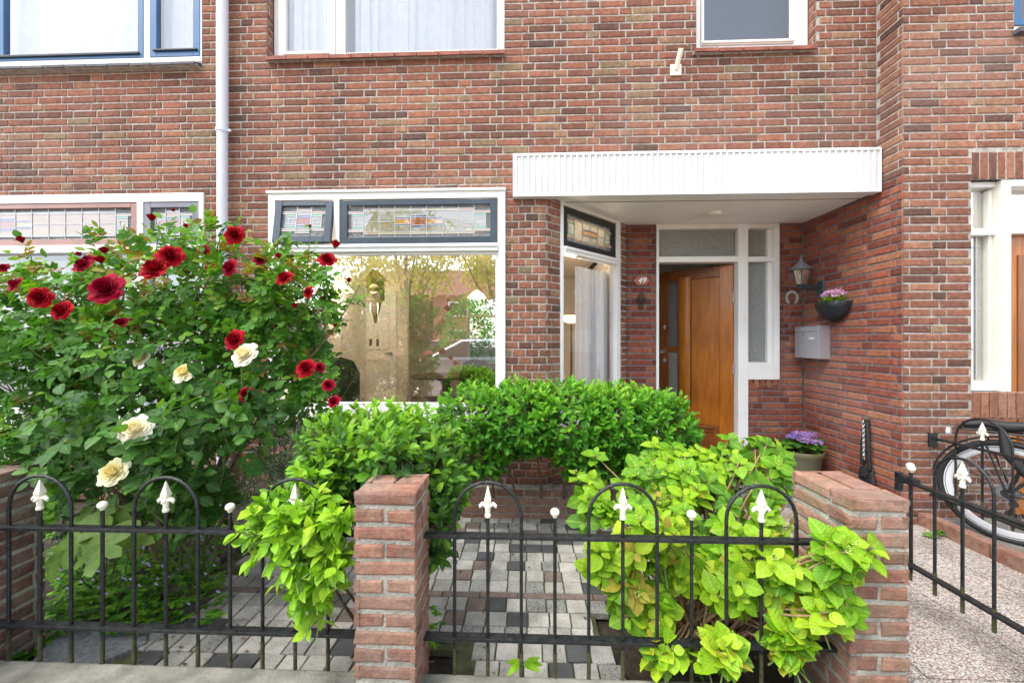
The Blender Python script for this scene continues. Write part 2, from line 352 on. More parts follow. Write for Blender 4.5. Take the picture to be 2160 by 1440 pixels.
M['l_hyd'] = leafmat('hydrangea_leaf', [(0, (.06, .20, .008)), (.35, (.15, .36, .010)), (.7, (.28, .50, .012)), (.97, (.44, .58, .03)), (1, (.40, .33, .04))], veinamt=.4, vein=(.5, .65, .12))
M['l_euo'] = leafmat('variegated_leaf', [(0, (.03, .10, .03)), (1, (.08, .19, .04))], veinamt=.05, edge=(.80, .82, .70))
M['l_ground'] = leafmat('ground_leaf', [(0, (.02, .10, .010)), (.5, (.08, .26, .015)), (1, (.22, .42, .03))], veinamt=.1)
M['l_tree'] = leafmat('tree_leaf', [(0, (.30, .34, .05)), (.5, (.50, .50, .10)), (1, (.66, .62, .18))], veinamt=0)
M['l_maple'] = leafmat('maple_leaf', [(0, (.03, .12, .012)), (.6, (.06, .18, .018)), (1, (.16, .17, .03))], veinamt=.3)
def petal(name, stops, trans=.25):
    m = bpy.data.materials.new(name); m.use_nodes = True; n = m.node_tree; b = n.nodes['Principled BSDF']; out = n.nodes['Material Output']
    c = ramp(n, stops); n.links.new(attr(n).outputs['Fac'], c.inputs[0]); n.links.new(c.outputs[0], b.inputs['Base Color'])
    b.inputs['Roughness'].default_value = .7; b.inputs['Specular IOR Level'].default_value = .15
    t = n.nodes.new('ShaderNodeBsdfTranslucent'); n.links.new(c.outputs[0], t.inputs[0]); mx = n.nodes.new('ShaderNodeMixShader'); mx.inputs[0].default_value = trans
    n.links.new(b.outputs[0], mx.inputs[1]); n.links.new(t.outputs[0], mx.inputs[2]); n.links.new(mx.outputs[0], out.inputs[0]); return m
M['p_red'] = petal('red_petal', [(0, (.10, .0, .002)), (.5, (.28, .001, .007)), (1, (.42, .002, .014))])
M['p_crim'] = petal('crimson_petal', [(0, (.09, .0, .006)), (.5, (.24, .001, .016)), (1, (.36, .002, .03))])
M['p_yel'] = petal('yellow_petal', [(0, (.80, .62, .22)), (.4, (.82, .72, .34)), (1, (.85, .82, .60))])
M['p_cream'] = petal('cream_petal', [(0, (.82, .66, .30)), (.4, (.84, .78, .52)), (1, (.86, .82, .70))])
M['p_pink'] = petal('pink_petal', [(0, (.55, .22, .50)), (.5, (.75, .38, .65)), (1, (.85, .70, .80))])
M['p_lilac'] = petal('lilac_petal', [(0, (.22, .20, .50)), (.5, (.45, .25, .60)), (1, (.6, .35, .6))])
M['p_viol'] = petal('violet_petal', [(0, (.42, .36, .75)), (1, (.62, .56, .85))])
M['l_bud'] = mat('bud_green', (.42, .52, .12), .7, var=.2)
M['p_white'] = petal('white_petal', [(0, (.75, .78, .6)), (1, (.85, .85, .8))])
# ================================================================ brickwork
SP, HP, CP = .217, .108, .0635
Z = Vector((0, 0, 1))
def one_brick(mb, O, U, N, u0, u1, z0, z1, m, W_=None, r=None, dep=.014, bev=.006, jit=.002):
    W_ = W_ or Z
    J = lambda: random.uniform(-jit, jit)
    f = random.uniform(-.0018, .0015)
    cs = [(u0, z0), (u1, z0), (u1, z1), (u0, z1)]; ins = [(1, 1), (-1, 1), (-1, -1), (1, -1)]
    j = [(J(), J()) for _ in cs]; vs = []
    for (u, z), (a, b) in zip(cs, j): vs.append(O+U*(u+a)+W_*(z+b)-N*dep)
    for (u, z), (a, b) in zip(cs, j): vs.append(O+U*(u+a)+W_*(z+b)-N*(.0035-f))
    for (u, z), (a, b), (c, d) in zip(cs, j, ins): vs.append(O+U*(u+a+c*bev)+W_*(z+b+d*bev)+N*f)
    fs = [(8, 9, 10, 11)]
    for k in range(4):
        k2 = (k+1) % 4; fs.append((k, k2, 4+k2, 4+k)); fs.append((4+k, 4+k2, 8+k2, 8+k))
    mb.add(vs, fs, m, r)
def sheet(mb, O, U, N, L, z0, z1, holes, m, d):
    us = sorted(set([0, L]+[min(max(h[i], 0), L) for h in holes for i in (0, 1)])); zs = sorted(set([z0, z1]+[min(max(h[i], z0), z1) for h in holes for i in (2, 3)]))
    for a, b in zip(us, us[1:]):
        for c, e in zip(zs, zs[1:]):
            if b-a < 1e-5 or e-c < 1e-5: continue
            um, zm = (a+b)/2, (c+e)/2
            if any(h[0] < um < h[1] and h[2] < zm < h[3] for h in holes): continue
            mb.quad(O+U*a+Z*c-N*d, O+U*b+Z*c-N*d, O+U*b+Z*e-N*d, O+U*a+Z*e-N*d, m, .5)
def brick_wall(mb, O, U, N, L, z0, z1, bm, mm, holes=(), zb=None, pat=None, shift=0, c=CP, S_=SP, H_=HP, md=.0065, pull=(.0012, .0012)):
    O, U, N = Vector(O), Vector(U).normalized(), Vector(N).normalized()
    sheet(mb, O, U, N, L, z0, z1, holes, mm, md)
    zb = z1 if zb is None else zb
    pat = pat or [[('S', S_), ('S', S_), ('H', H_)]]
    k = int(math.floor(z0/c))
    while k*c < zb-.02:
        a, b = max(k*c, z0), min(k*c+c-.0128, zb)
        if b-a > .02:
            row = pat[k % len(pat)]; T = sum(x[1] for x in row)
            u = -T*2+(T/2 if (k % 2 and len(pat) == 1) else 0)+shift; i = 0; zm = (a+b)/2
            while u < L:
                w = row[i % len(row)][1]; i += 1
                seg = [(max(u, pull[0]), min(u+w-.0118, L-pull[1]))]; u += w
                for h in holes:
                    if not (h[2] < zm < h[3]): continue
                    new = []
                    for (p, q) in seg:
                        if q <= h[0] or p >= h[1]: new.append((p, q)); continue
                        if p < h[0]: new.append((p, h[0]-.002))
                        if q > h[1]: new.append((h[1]+.002, q))
                    seg = new
                r = random.random()
                for (p, q) in seg:
                    if q-p > .018: one_brick(mb, O, U, N, p, q, a, b, bm, r=r)
        k += 1
XA, XB = Vector((1, 0, 0)), Vector((0, -1, 0))
YP = .88; YN = -.23; XS = 2.85        # porch back wall, neighbour's wall, porch side wall
XL = -5.6; XPIPE = onY(470, 300, 0).x
TOPB = 4.75; TOP = 6.6
# openings on the facade
MW = RX(567, 1066, 402, 889, 0); MW = (MW[0], MW[1], onY(820, 889, 0).z, onY(820, 402, 0).z)   # main window
UW = (onY(578, 65, .1).x, onY(1065, 65, .1).x, onY(820, 131, .1).z, 4.95)
LW = (onY(-260, 600, 0).x, onY(431, 600, 0).x, .72, onY(220, 410, 0).z)
LU = (onY(-300, 70, .04).x, onY(433, 70, .04).x, onY(220, 142, .04).z, 4.95)
RU = (onY(1459, 60, .1).x, onY(1704, 60, .1).x, onY(1580, 118, .1).z, 4.95)
ZS = 2.615                                                           # soffit height
cx0, cx1 = onY(1152, 600, 0).x, onY(1322, 600, YP).x
# ---------------------------------------------------------------- centre house
house = empty('terraced_house', (0, 0, 0), 0, 'middle brick terraced house with white window frames, flat white canopy and open wooden door', 'house')
w = MB()
def H(r, off): return (r[0]-off, r[1]-off, r[2], r[3])
XT = 1066
# facade, up to the porch corner
brick_wall(w, (XPIPE, 0, 0), XA, XB, XS-XPIPE, 0, TOP, M['brick'], M['mortar'],
           [H(MW, XPIPE), H(UW, XPIPE), H(RU, XPIPE), (cx0-XPIPE, XS-XPIPE+1, -1, ZS), (MW[1]-XPIPE, cx0-XPIPE+1, -1, ZS-.1)], zb=TOPB)
# bay corner in header bond
PX = MW[1]
bay = [[('H', HP), ('H', HP), ('S', SP)], [('a', HP*.55), ('H', HP), ('H', HP), ('b', SP*.98)]]
mbw = cx0-PX
rows0 = [(.0, .105), (.115, .218), (.228, mbw-.0012)]; rows1 = [(.0, .05), (.06, .163), (.173, .276), (.286, mbw-.0012)]
sheet(w, Vector((PX, 0, 0)), XA, XB, mbw, 0, ZS-.1, [], M['mortar'], .0065)
k = 0
while k*CP < ZS-.1:
    for (a, b) in (rows0 if k % 2 else rows1):
        if b-a > .02: one_brick(w, Vector((PX, 0, 0)), XA, XB, a+.002, b, k*CP, k*CP+CP-.0105, M['brick'])
    k += 1
# chamfered bay side
A, B = Vector((cx0, 0, 0)), Vector((cx1, YP, 0)); CU = (B-A).normalized(); CN = Vector((CU.y, -CU.x, 0)); CL = (B-A).length
def chu(px): return (onP(px, 600, A, CN)-A).dot(CU)
cw0, cw1 = chu(1182), chu(1307)
brick_wall(w, A, CU, CN, CL, 0, ZS+.03, M['brick'], M['mortar'], [(cw0, cw1, .62, ZS+.1)], shift=.08)
# porch back wall
DF = (onY(1384, 600, YP).x, onY(1643, 600, YP).x, 0, onY(1500, 473, YP).z)      # door frame
DR = onY(1577, 800, YP).x; ZSL = onY(1610, 796, YP).z                           # side light, low edge
O2 = (cx1, YP, 0)
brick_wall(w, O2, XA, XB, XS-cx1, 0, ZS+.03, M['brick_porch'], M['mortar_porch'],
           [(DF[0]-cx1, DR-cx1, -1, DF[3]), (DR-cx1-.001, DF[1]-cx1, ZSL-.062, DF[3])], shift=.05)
for i in range(int((DF[1]-DR)/.062)):                                           # rowlock under the side light
    one_brick(w, Vector((DR, YP, 0)), XA, XB, i*.064+.004, i*.064+.056, ZSL-.128+.02, ZSL-.008, M['brick_porch'])
w.box(cx1-.05, cx1+.05, YP+.012, YP+.06, 0, ZS+.03, M['mortar_porch']); w.build('wall', house)
rv = None                                                                       # reveals round recessed upper windows, in brick
def reveal(x0, x1, z0, z1, d, bm, mm):
    mb = MB()
    brick_wall(mb, (x0, 0, 0), (0, 1, 0), (1, 0, 0), d, z0, z1, bm, mm, S_=d+.01, H_=d+.01, pull=(.016, 0))
    mb.build('window_reveal', house); mb = MB()
    brick_wall(mb, (x1, d, 0), (0, -1, 0), (-1, 0, 0), d, z0, z1, bm, mm, S_=d+.01, H_=d+.01, pull=(0, .016)); mb.build('window_reveal', house)
reveal(UW[0]-.001, UW[1]+.001, UW[2]-.03, TOPB, .1, M['brick'], M['mortar']); reveal(RU[0], RU[1], RU[2]-.03, TOPB, .1, M['brick'], M['mortar'])
def sill(mb, x0, x1, ztop, y0, y1, m, n, drop=.045, th=.028):
    w_ = (x1-x0)/n
    for i in range(n):
        a = x0+i*w_; g = .004; h = random.uniform(-.002, .002)
        vs = [(a+g, y0, ztop-drop+h), (a+w_-g, y0, ztop-drop+h), (a+w_-g, y1, ztop+h), (a+g, y1, ztop+h)]
        vs += [(p[0], p[1], p[2]-th) for p in vs]
        mb.add(vs, [(0, 1, 2, 3), (7, 6, 5, 4), (0, 4, 5, 1), (1, 5, 6, 2), (2, 6, 7, 3), (3, 7, 4, 0)], m)
    mb.box(x0, x1, y0+.02, y1, ztop-drop-.02, ztop-drop-.006, M['mortar'])
# ---------------------------------------------------------------- windows
def pane(x0, x1, z0, z1, y, m, parent, name='pane'):
    b = MB(); b.quad((x0, y, z0), (x1, y, z0), (x1, y, z1), (x0, y, z1), m); return b.build(name, parent)
def curtain(x0, x1, z0, z1, y, folds, amp, label, m=None, group=None, dx=0):
    b = MB(); n = int(folds*10); vs = []
    for i in range(n+1):
        t = i/n; q = t*folds*2*PI
        yy = y+amp*(math.sin(q)+.35*math.sin(q*2.3+1)+.25*math.sin(q*.37))
        xx = x0+(x1-x0)*t+amp*.5*math.sin(q*1.31)
        vs += [(xx, yy, z0), (xx+dx, yy*.5+y*.5, z1)]
    b.add(vs, [(2*i, 2*i+2, 2*i+3, 2*i+1) for i in range(n)], m or M['curtain'])
    o = b.build('curtain', None, smooth=True); tag(o, label, 'curtain', group); return o
def leaded(x0, x1, z0, z1, y, ncol, parent, xform=None, clear=None):
    """stained glass strip: coloured cells with lead cames"""
    b = MB(); L = MB(); Wd, Ht = x1-x0, z1-z0; cl = clear or M['g_clear']
    def T(u, v, d): return (x0+u*Wd, y+d, z0+v*Ht)
    def cell(u0, u1, v0, v1, m, d=0): b.add([T(u0, v0, d), T(u1, v0, d), T(u1, v1, d), T(u0, v1, d)], [(0, 1, 2, 3)], m)
    def hb(u0, u1, v, t=.0045): L.box(x0+u0*Wd, x0+u1*Wd, y-.004, y+.003, z0+v*Ht-t/2, z0+v*Ht+t/2, M['lead'])
    def vb(u, v0, v1, t=.0045): L.box(x0+u*Wd-t/2, x0+u*Wd+t/2, y-.0045, y+.0035, z0+v0*Ht, z0+v1*Ht, M['lead'])
    cw = 1/ncol; mid = (ncol-1)/2
    for i in range(ncol):
        a, e = i*cw, (i+1)*cw
        if i > 0: vb(a, 0, 1)
        if i in (0, ncol-1):
            s = i == 0; inn = (a+cw*.28, e) if s else (a, e-cw*.28); out = (a, a+cw*.28) if s else (e-cw*.28, e)
            for (v0, v1, mm) in ((0, .18, 'g_rough'), (.82, 1, 'g_rough'), (.18, .25, 'g_amber'), (.75, .82, 'g_amber')): cell(a, e, v0, v1, M[mm])
            cell(*out, .25, .75, M['g_rough']); cell(*inn, .25, .33, M['g_green']); cell(*inn, .67, .75, M['g_green']); cell(*inn, .33, .67, cl)
            for v in (.18, .25, .75, .82): hb(a, e, v)
            for v in (.33, .67, .42, .58): hb(*inn, v)
            vb(out[1] if s else out[0], .25, .75); vb((inn[0]+inn[1])/2-.12*cw, .42, .58)
            continue
        top = 'g_amber' if i in (1, ncol-2) else 'g_yellow'
        for (v0, v1, mm) in ((0, .1, 'g_rough'), (.9, 1, 'g_rough'), (.1, .16, top), (.84, .9, top)): cell(a, e, v0, v1, M[mm])
        for v in (.1, .16, .84, .9): hb(a, e, v)
        dm = abs(i-mid)
        if dm < .3:
            cell(a, e, .16, .3, cl); cell(a, e, .7, .84, cl); cell(a, e, .3, .37, M['g_blue']); cell(a, e, .63, .7, M['g_blue']); cell(a, e, .37, .63, M['g_red'])
            for v in (.3, .37, .63, .7): hb(a, e, v)
        elif dm < 1.3:
            cell(a, e, .16, .37, cl); cell(a, e, .63, .84, cl)
            for (v0, v1, mm) in ((.37, .42, 'g_blue'), (.58, .63, 'g_blue'), (.42, .58, 'g_amber' if ncol > 5 else 'g_blue')): cell(a, e, v0, v1, M[mm])
            for v in (.37, .42, .58, .63): hb(a, e, v)
        else:
            cell(a, e, .16, .84, cl); hb(a, e, .5)
    o = b.build('leaded_pane', parent); l = L.build('lead_came', parent)
    return o, l
# main ground floor window
win = MB(); x0, x1, z0, z1 = MW; yb = .075
zt = onY(820, 523, 0).z; xm = onY(711, 470, 0).x
ztr0, ztr1 = onY(820, 532, .0).z, onY(820, 516, 0).z
win.box(x0, x0+.062, -.012, yb, z0, z1, M['white']); win.box(x1-.062, x1, -.012, yb, z0, z1, M['white'])
win.box(x0+.062, x1-.062, -.012, yb, z1-.075, z1, M['white']); win.box(x0-.01, x1+.006, -.03, -.0125, z1-.018, z1+.004, M['white'])
win.box(x0+.062, x1-.062, -.035, yb, ztr0, ztr1, M['white']); win.box(x0+.062, x1-.062, -.05, -.0355, ztr1-.03, ztr1-.008, M['white'])
win.box(xm-.024, xm+.024, -.012, yb, ztr1, z1-.075, M['white'])
win.box(x0+.062, x1-.062, -.012, yb, z0, z0+.115, M['white']); win.box(x0-.03, x1+.03, -.06, -.0125, z0-.03, z0+.012, M['white'])
wo = win.build('window', house, bevel=.003)
st = MB(); st.frame(x0+.062, x1-.062, z0+.115, ztr0, .022, .005, .045, M['white'], wb=.045); st.build('sash', wo, bevel=.002)
pane(x0+.084, x1-.084, z0+.16, ztr0-.022, .03, M['glass'], wo)
def transom(a, b_, c, d, parent, tilt, ncol, m=M['slate'], wv=.06, y=.0, clear=None):
    s = MB(); s.frame(a, b_, c, d, wv, y-.006, y+.034, m, wt=wv*.75); so_ = s.build('sash', parent, bevel=.004, at=(0, y, d))
    ob = [so_]+list(leaded(a+wv, b_-wv, c+wv, d-wv*.75, y+.012, ncol, parent, clear=clear))
    if tilt:
        for o in ob[1:]:
            for v in o.data.vertices: v.co.z -= d; v.co.y -= y
            o.location = (0, y, d)
        for o in ob: o.rotation_euler.x = tilt
transom(x0+.068, xm-.03, ztr1+.006, z1-.082, wo, -.16, 3, y=-.004)
transom(xm+.03, x1-.068, ztr1+.006, z1-.082, wo, 0, 9)
# bay side window (local frame along the chamfer, +x along, y into the house)
bo = empty('window', (A.x, A.y, 0), math.atan2(CU.y, CU.x)); bo.parent = house
def chz(px, py): return onP(px, py, A, CN).z
bw = MB(); a, e = cw0, cw1; zt1 = ZS+.02; zm0, zm1 = chz(1190, 534), chz(1190, 520)
fw = .032
bw.box(a, a+fw, -.012, .07, .64, zt1, M['white']); bw.box(e-.075, e, -.012, .07, .64, zt1, M['white'])
bw.box(a+fw, e-.075, -.012, .07, zt1-.05, zt1, M['cream']); bw.box(a+fw, e-.075, -.03, .07, zm0, zm1, M['white']); bw.box(a+fw, e-.04, -.045, -.0305, zm1-.03, zm1-.004, M['white'])
bw.box(a+fw, e-.075, -.012, .07, .64, .74, M['white']); bw.build('frame', bo, bevel=.003)
pane(a+fw+.002, e-.077, .741, zm0-.002, .03, M['glass_bay'], bo)
tr = empty('transom', (0, 0, 0)); tr.parent = bo
s = MB(); s.frame(a+fw+.004, e-.08, zm1+.004, zt1-.055, .055, -.004, .034, M['black_frame']); s.build('sash', bo, bevel=.003)
leaded(a+fw+.059, e-.135, zm1+.059, zt1-.11, .012, 6, bo, clear=M['g_clear']); bpy.data.objects.remove(tr)
# upper middle window
x0, x1, z0, z1 = UW; y = .1
u = MB(); u.box(x0, x0+.045, y, y+.07, z0, z1, M['white']); u.box(x1-.045, x1, y, y+.07, z0, z1, M['white'])
u.box(x0+.045, x1-.045, y, y+.07, z0, z0+.035, M['white']); um = onY(715, 60, y).x; u.box(um-.03, um+.03, y, y+.07, z0+.035, z1, M['white'])
uo = u.build('window', house, bevel=.003)
s = MB(); s.frame(x0+.047, um-.032, z0+.037, z1, .062, y-.012, y+.045, M['white'], wb=.055); s.box(x0+.09, um-.085, y-.024, y-.0125, z0+.075, z0+.1, M['cream'])
s.frame(um+.032, x1-.047, z0+.037, z1, .022, y+.0, y+.045, M['white']); s.box(um+.04, x1-.05, y-.028, y-.0005, z0+.04, z0+.07, M['cream']); s.build('sash', uo, bevel=.002)
pane(x0+.111, um-.096, z0+.094, z1, y+.02, M['glass_up'], uo); pane(um+.056, x1-.071, z0+.061, z1, y+.02, M['glass_up'], uo)
s = MB(); sill(s, onY(559, 140, -.05).x, onY(1066, 135, -.03).x, z0+.012, -.055, .1, M['tile_sill'], 11); s.build('window_sill', uo)
# upper right window
x0, x1, z0, z1 = RU
u = MB(); u.frame(x0, x1, z0, z1+.1, .075, y, y+.07, M['white'], wb=.09); uo = u.build('window', house, bevel=.003)
s = MB(); s.frame(x0+.077, x1-.12, z0+.092, z1+.05, .022, y-.014, y+.04, M['white'], wb=.035); s.box(x1-.119, x1-.077, y+.01, y+.05, z0+.092, z1, M['white'])
s.box(x0+.08, x1-.122, y-.026, y-.0145, z0+.1, z0+.12, M['cream']); s.build('sash', uo, bevel=.002)
pane(x0+.1, x1-.143, z0+.128, z1, y+.02, M['glass_dim'], uo)
s = MB(); sill(s, onY(1466, 125, -.05).x, onY(1720, 115, -.03).x, z0+.012, -.055, .1, M['tile_sill'], 5); s.build('window_sill', uo)
# canopy: ribbed fascia and soffit
ca0, ca1 = onY(1082, 365, -.055).x, XS-.012; cz0, cz1 = 2.592, onY(1460, 319, -.05).z
cn = MB(); fas = MB(); n = 58; vs = []; yf = -.05
for i in range(n):
    a = ca0+.012+(ca1-ca0-.024)*i/n; d = (ca1-ca0-.024)/n
    for (t, dy) in ((0, 0), (.10, -.013), (.40, -.013), (.5, 0), (.58, 0), (.66, -.004), (.9, -.004)): vs.append((a+d*t, yf+dy))
vs.append((ca1-.012, yf)); pts = [(p[0], p[1], cz0+.02) for p in vs]+[(p[0], p[1], cz1-.022) for p in vs]; K = len(vs)
fas.add(pts, [(i, i+1, K+i+1, K+i) for i in range(K-1)], M['fascia'])
fas.box(ca0, ca1, yf-.014, .02, cz1-.02, cz1, M['white']); fas.box(ca0, ca1, yf-.014, .02, cz0, cz0+.019, M['white'])
fas.box(ca0, ca0+.012, yf-.0135, .0, cz0+.0195, cz1-.0205, M['white']); fas.box(ca1-.012, ca1, yf-.0135, .0, cz0+.0195, cz1-.0205, M['white'])
fas.box(ca0+.0125, ca1-.0125, yf+.001, -.002, cz0+.0195, cz1-.0205, M['white'])
co = fas.build('canopy', house)
so_ = MB(); so_.add([(cx0-.08, .021, ZS), (XS, .021, ZS), (XS, YP, ZS), (cx1, YP, ZS), (cx0-.08, .021, ZS+.05), (XS, .021, ZS+.05), (XS, YP, ZS+.05), (cx1, YP, ZS+.05)],
    [(0, 3, 2, 1), (4, 5, 6, 7), (0, 1, 5, 4), (1, 2, 6, 5), (2, 3, 7, 6), (3, 0, 4, 7)], M['soffit'])
so_.box(cx0-.06, XS-.002, .16, .164, ZS-.0035, ZS-.0005, M['dark']); so_.build('soffit', co)
# door frame with lights
d = MB(); ya, yb_ = YP-.014, YP+.09; xq0, xq1 = DF[0], DF[1]; zl0, zl1 = onY(1470, 553, YP).z, onY(1470, 542, YP).z
xp0, xp1 = onY(1556, 600, YP).x, onY(1577, 600, YP).x
d.box(xq0, xq0+.026, ya, yb_, .03, DF[3], M['white']); d.box(xp0, xp1, ya, yb_, .03, DF[3], M['white'])
d.box(xq0+.026, xp0, ya, yb_, DF[3]-.05, DF[3], M['cream']); d.box(xp1, xq1, ya, yb_, DF[3]-.05, DF[3], M['cream'])
d.box(xq0+.026, xp0, ya, yb_, zl0, zl1+.004, M['white']); xr = onY(1632, 600, YP).x
d.box(xr, xq1, ya, yb_, ZSL-.02, DF[3]-.05, M['white']); d.box(xp1, xr, ya, yb_, ZSL-.02, onY(1600, 764, YP).z, M['white']); d.box(xp1, xr, ya+.01, yb_, zl0+.002, zl1, M['white'])
d.box(xp1, xp1+.03, ya+.02, yb_, onY(1600, 764, YP).z+.001, DF[3]-.051, M['white']) if False else None
d.box(xr-.045, xr, ya+.045, yb_, onY(1600, 764, YP).z+.001, DF[3]-.051, M['white'])
do = d.build('door_frame', house, bevel=.003)
zsl = onY(1600, 764, YP).z
pane(xq0+.027, xp0-.001, zl1+.005, DF[3]-.051, YP+.05, M['frost'], do); pane(xp1+.001, xr-.046, zsl+.001, zl0+.001, YP+.07, M['frost'], do); pane(xp1+.001, xr-.046, zl1+.001, DF[3]-.051, YP+.07, M['frost'], do)
bl = MB(); bl.box(0, .02, -.012, 0, 0, .085, M['ivory']); bo_ = bl.build('doorbell', house, bevel=.003); q = onY(1571, 680, ya); bo_.location = (q.x-.01, ya, q.z)
# the open door leaf, hinged right, swung inward
hx, hy = xp0-.004, YP+.075; DLW = hx-(xq0+.03); DT = zl0-.012
lo = empty('front_door', (hx, hy, .05), math.radians(180-43)); lo.parent = house    # +x local from hinge to latch edge, local +y faces the visitor
def dpx(px, py):          # point on the leaf plane -> local (x, z)
    uu = Vector((math.cos(math.radians(137)), math.sin(math.radians(137)), 0)); nn = Vector((uu.y, -uu.x, 0))
    p = onP(px, py, (hx, hy, 0), nn); return (p-Vector((hx, hy, 0))).dot(uu), p.z-.05
L = MB(); wd = M['wood']; wk = M['wood_dark']; Hh = DT-.05
xw = DLW
e1 = dpx(1519, 700)[0]; e2 = dpx(1458, 700)[0]; e3 = dpx(1439, 700)[0]; g0, g1 = dpx(1431, 700)[0], dpx(1413, 700)[0]
zr = dpx(1480, 588)[1]; zb_ = dpx(1480, 893)[1]; yv = .022
L.box(0, e1, -yv, yv, 0, Hh, wd); L.box(g1+.01, xw, -yv, yv, 0, Hh, wk); L.box(e1, g1+.01, -yv, yv, zr, Hh, wk); L.box(e1, g1+.01, -yv, yv, 0, zb_, wk)
L.box(e1, e2-.002, -.008, .008, zb_, zr, wd); L.box(g0-.012, g0, -yv, yv, zb_, zr, wk); zg = dpx(1422, 742)[1]; zg2 = dpx(1422, 730)[1]
L.box(g0, g1+.01, -yv, yv, zg, zg2, wk)
leafo = L.build('door_leaf', lo, bevel=.004)
mo = MB(); vs = []; nn_ = 10
for i in range(nn_+1):
    q_ = PI*i/nn_; xx = (e2+g0-.012)/2-math.cos(q_)*((g0-.012-e2)/2); vs.append((xx, yv+.002+math.sin(q_)*.022))
K = len(vs); mo.add([(p[0], p[1], zb_) for p in vs]+[(p[0], p[1], zr+.03) for p in vs], [(i, i+1, K+i+1, K+i) for i in range(K-1)]+[tuple(range(K, 2*K)), tuple(range(K-1, -1, -1))], M['wood']); mo.build('moulding', lo, smooth=True)
# y local + side: which side faces the visitor?
gp = MB(); gp.box(g0+.001, g1+.009, -.004, .004, zg2+.001, zr-.001, M['frost_dark']); gp.box(g0+.001, g1+.009, -.004, .004, zb_+.001, zg-.001, M['frost']); gp.build('door_pane', lo)
kx, kz = dpx(1398, 741); kb = MB(); kb.lathe((0, 0, 0), [(.001, .075), (.02, .074), (.027, .06), (.026, .045), (.012, .034), (.011, .012), (.026, .01), (.027, 0)], M['chrome'])
ko = kb.build('door_knob', lo, smooth=True); ko.location = (xw-.06, yv, kz); ko.rotation_euler = (-PI/2, 0, 0)
for zz, sc in ((dpx(1395, 759)[1], .8), (dpx(1394, 690)[1], .55)):
    kb = MB(); kb.lathe((0, 0, 0), [(.001, .012), (.016, .012), (.024, .008), (.025, 0)], M['steel']); k2 = kb.build('lock_cylinder', lo, smooth=True); k2.location = (xw-.062, yv, zz); k2.rotation_euler = (-PI/2, 0, 0); k2.scale = (sc, 1, 1)
lt = MB(); zq = dpx(1495, 900)[1]; lt.box(e1+.05, e2-.03, yv, yv+.03, zq-.01, zq+.015, wk); lt.box(e1+.06, e2-.04, yv, yv+.012, zq-.05, zq-.0105, wk); lt.build('letter_flap', lo, bevel=.004)
for zz in (.25, 1.0, 1.75): hg = MB(); hg.tube([(-.006, yv+.004, zz), (-.006, yv+.004, zz+.1)], .007, M['steel']); hg.build('hinge', lo)
# rain pipe
pp = MB(); pr = .045; py_ = -.065; pxx = onY(469, 200, py_).x
pp.tube([(pxx, py_, onY(469, 282, py_).z), (pxx, py_, 6.5)], .045, M['pipe'], 20); pp.tube([(pxx, py_, .0), (pxx, py_, onY(469, 281, py_).z)], .041, M['pipe'], 20)
po = pp.build('downpipe', house, smooth=True)
zc = onY(469, 276, py_).z; b = MB(); b.lathe((pxx, py_, zc-.012), [(.046, 0), (.05, 0), (.05, .024), (.046, .024)], M['pipe'], 20); b.box(pxx+.048, pxx+.075, py_-.006, py_+.006, zc-.008, zc+.01, M['pipe']); b.box(pxx-.01, pxx+.01, py_+.05, 0, zc-.008, zc+.008, M['pipe']); b.build('pipe_bracket', po)
# ---------------------------------------------------------------- left neighbour
lh = empty('terraced_house', (XL, 0, 0), 0, 'left brick terraced house with dark blue upstairs window sashes and slate window sill', 'house'); lh.location = (0, 0, 0)
w = MB(); brick_wall(w, (XL, 0, 0), XA, XB, XPIPE-XL, 0, TOP, M['brick'], M['mortar'], [H(LW, XL), H(LU, XL)], zb=TOPB, shift=(XPIPE-XL) % (2*SP+HP)); w.build('wall', lh)
x0, x1, z0, z1 = LU; y = .0
u = MB(); u.box(x0, x1, y, y+.08, z0, z0+.045, M['white']); u.box(x1-.012, x1, y, y+.08, z0+.045, z1, M['white']); xm0, xm1 = onY(303, 60, 0).x, onY(316, 60, 0).x; u.box(xm0, xm1, y, y+.08, z0+.045, z1, M['white']); uo = u.build('window', lh, bevel=.003)
s = MB(); s.frame(xm1+.001, x1-.013, z0+.046, z1, .062, y-.004, y+.05, M['blue'], wb=.055); s.box(xm1+.04, x1-.03, y-.022, y-.0045, z0+.09, z0+.105, M['black_frame'])
s.frame(x0, xm0-.001, z0+.046, z1, .05, y-.004, y+.05, M['blue'], wb=.04); s.box(x0+.02, xm0-.03, y-.022, y-.0045, z0+.07, z0+.088, M['black_frame'])
lx = onY(4, 60, 0).x; s.box(lx-.04, lx+.02, y-.0045, y+.045, z0+.0865, z1, M['blue']); s.build('sash', uo, bevel=.003)
pane(xm1+.064, x1-.076, z0+.102, z1, y+.02, M['glass_up'], uo); pane(x0+.052, xm0-.052, z0+.087, z1, y+.02, M['glass_up'], uo)
s = MB(); sill(s, x0-.02, x1-.0, z0-.003, -.08, .03, M['tile_slate'], 17, drop=.05, th=.02); s.build('window_sill', uo)
x0, x1, z0, z1 = LW
u = MB(); zta, ztb = onY(200, 534, 0).z, onY(200, 518, 0).z
u.box(x1-.042, x1, -.012, .075, z0, z1, M['white']); u.box(x0, x1-.042, -.012, .075, z1-.075, z1, M['white']); u.box(x0, x1-.042, -.03, .075, zta, ztb, M['white']); u.box(x0, x1-.042, -.012, .075, z0, z0+.1, M['white']); u.box(x0-.02, x1+.02, -.05, -.0125, z0-.03, z0+.01, M['white'])
xma, xmb = onY(291, 470, 0).x, onY(304, 470, 0).x; u.box(xma, xmb, -.012, .075, ztb, z1-.075, M['white']); u.box(xma, xmb+.02, -.012, .075, z0+.1, zta, M['white'])
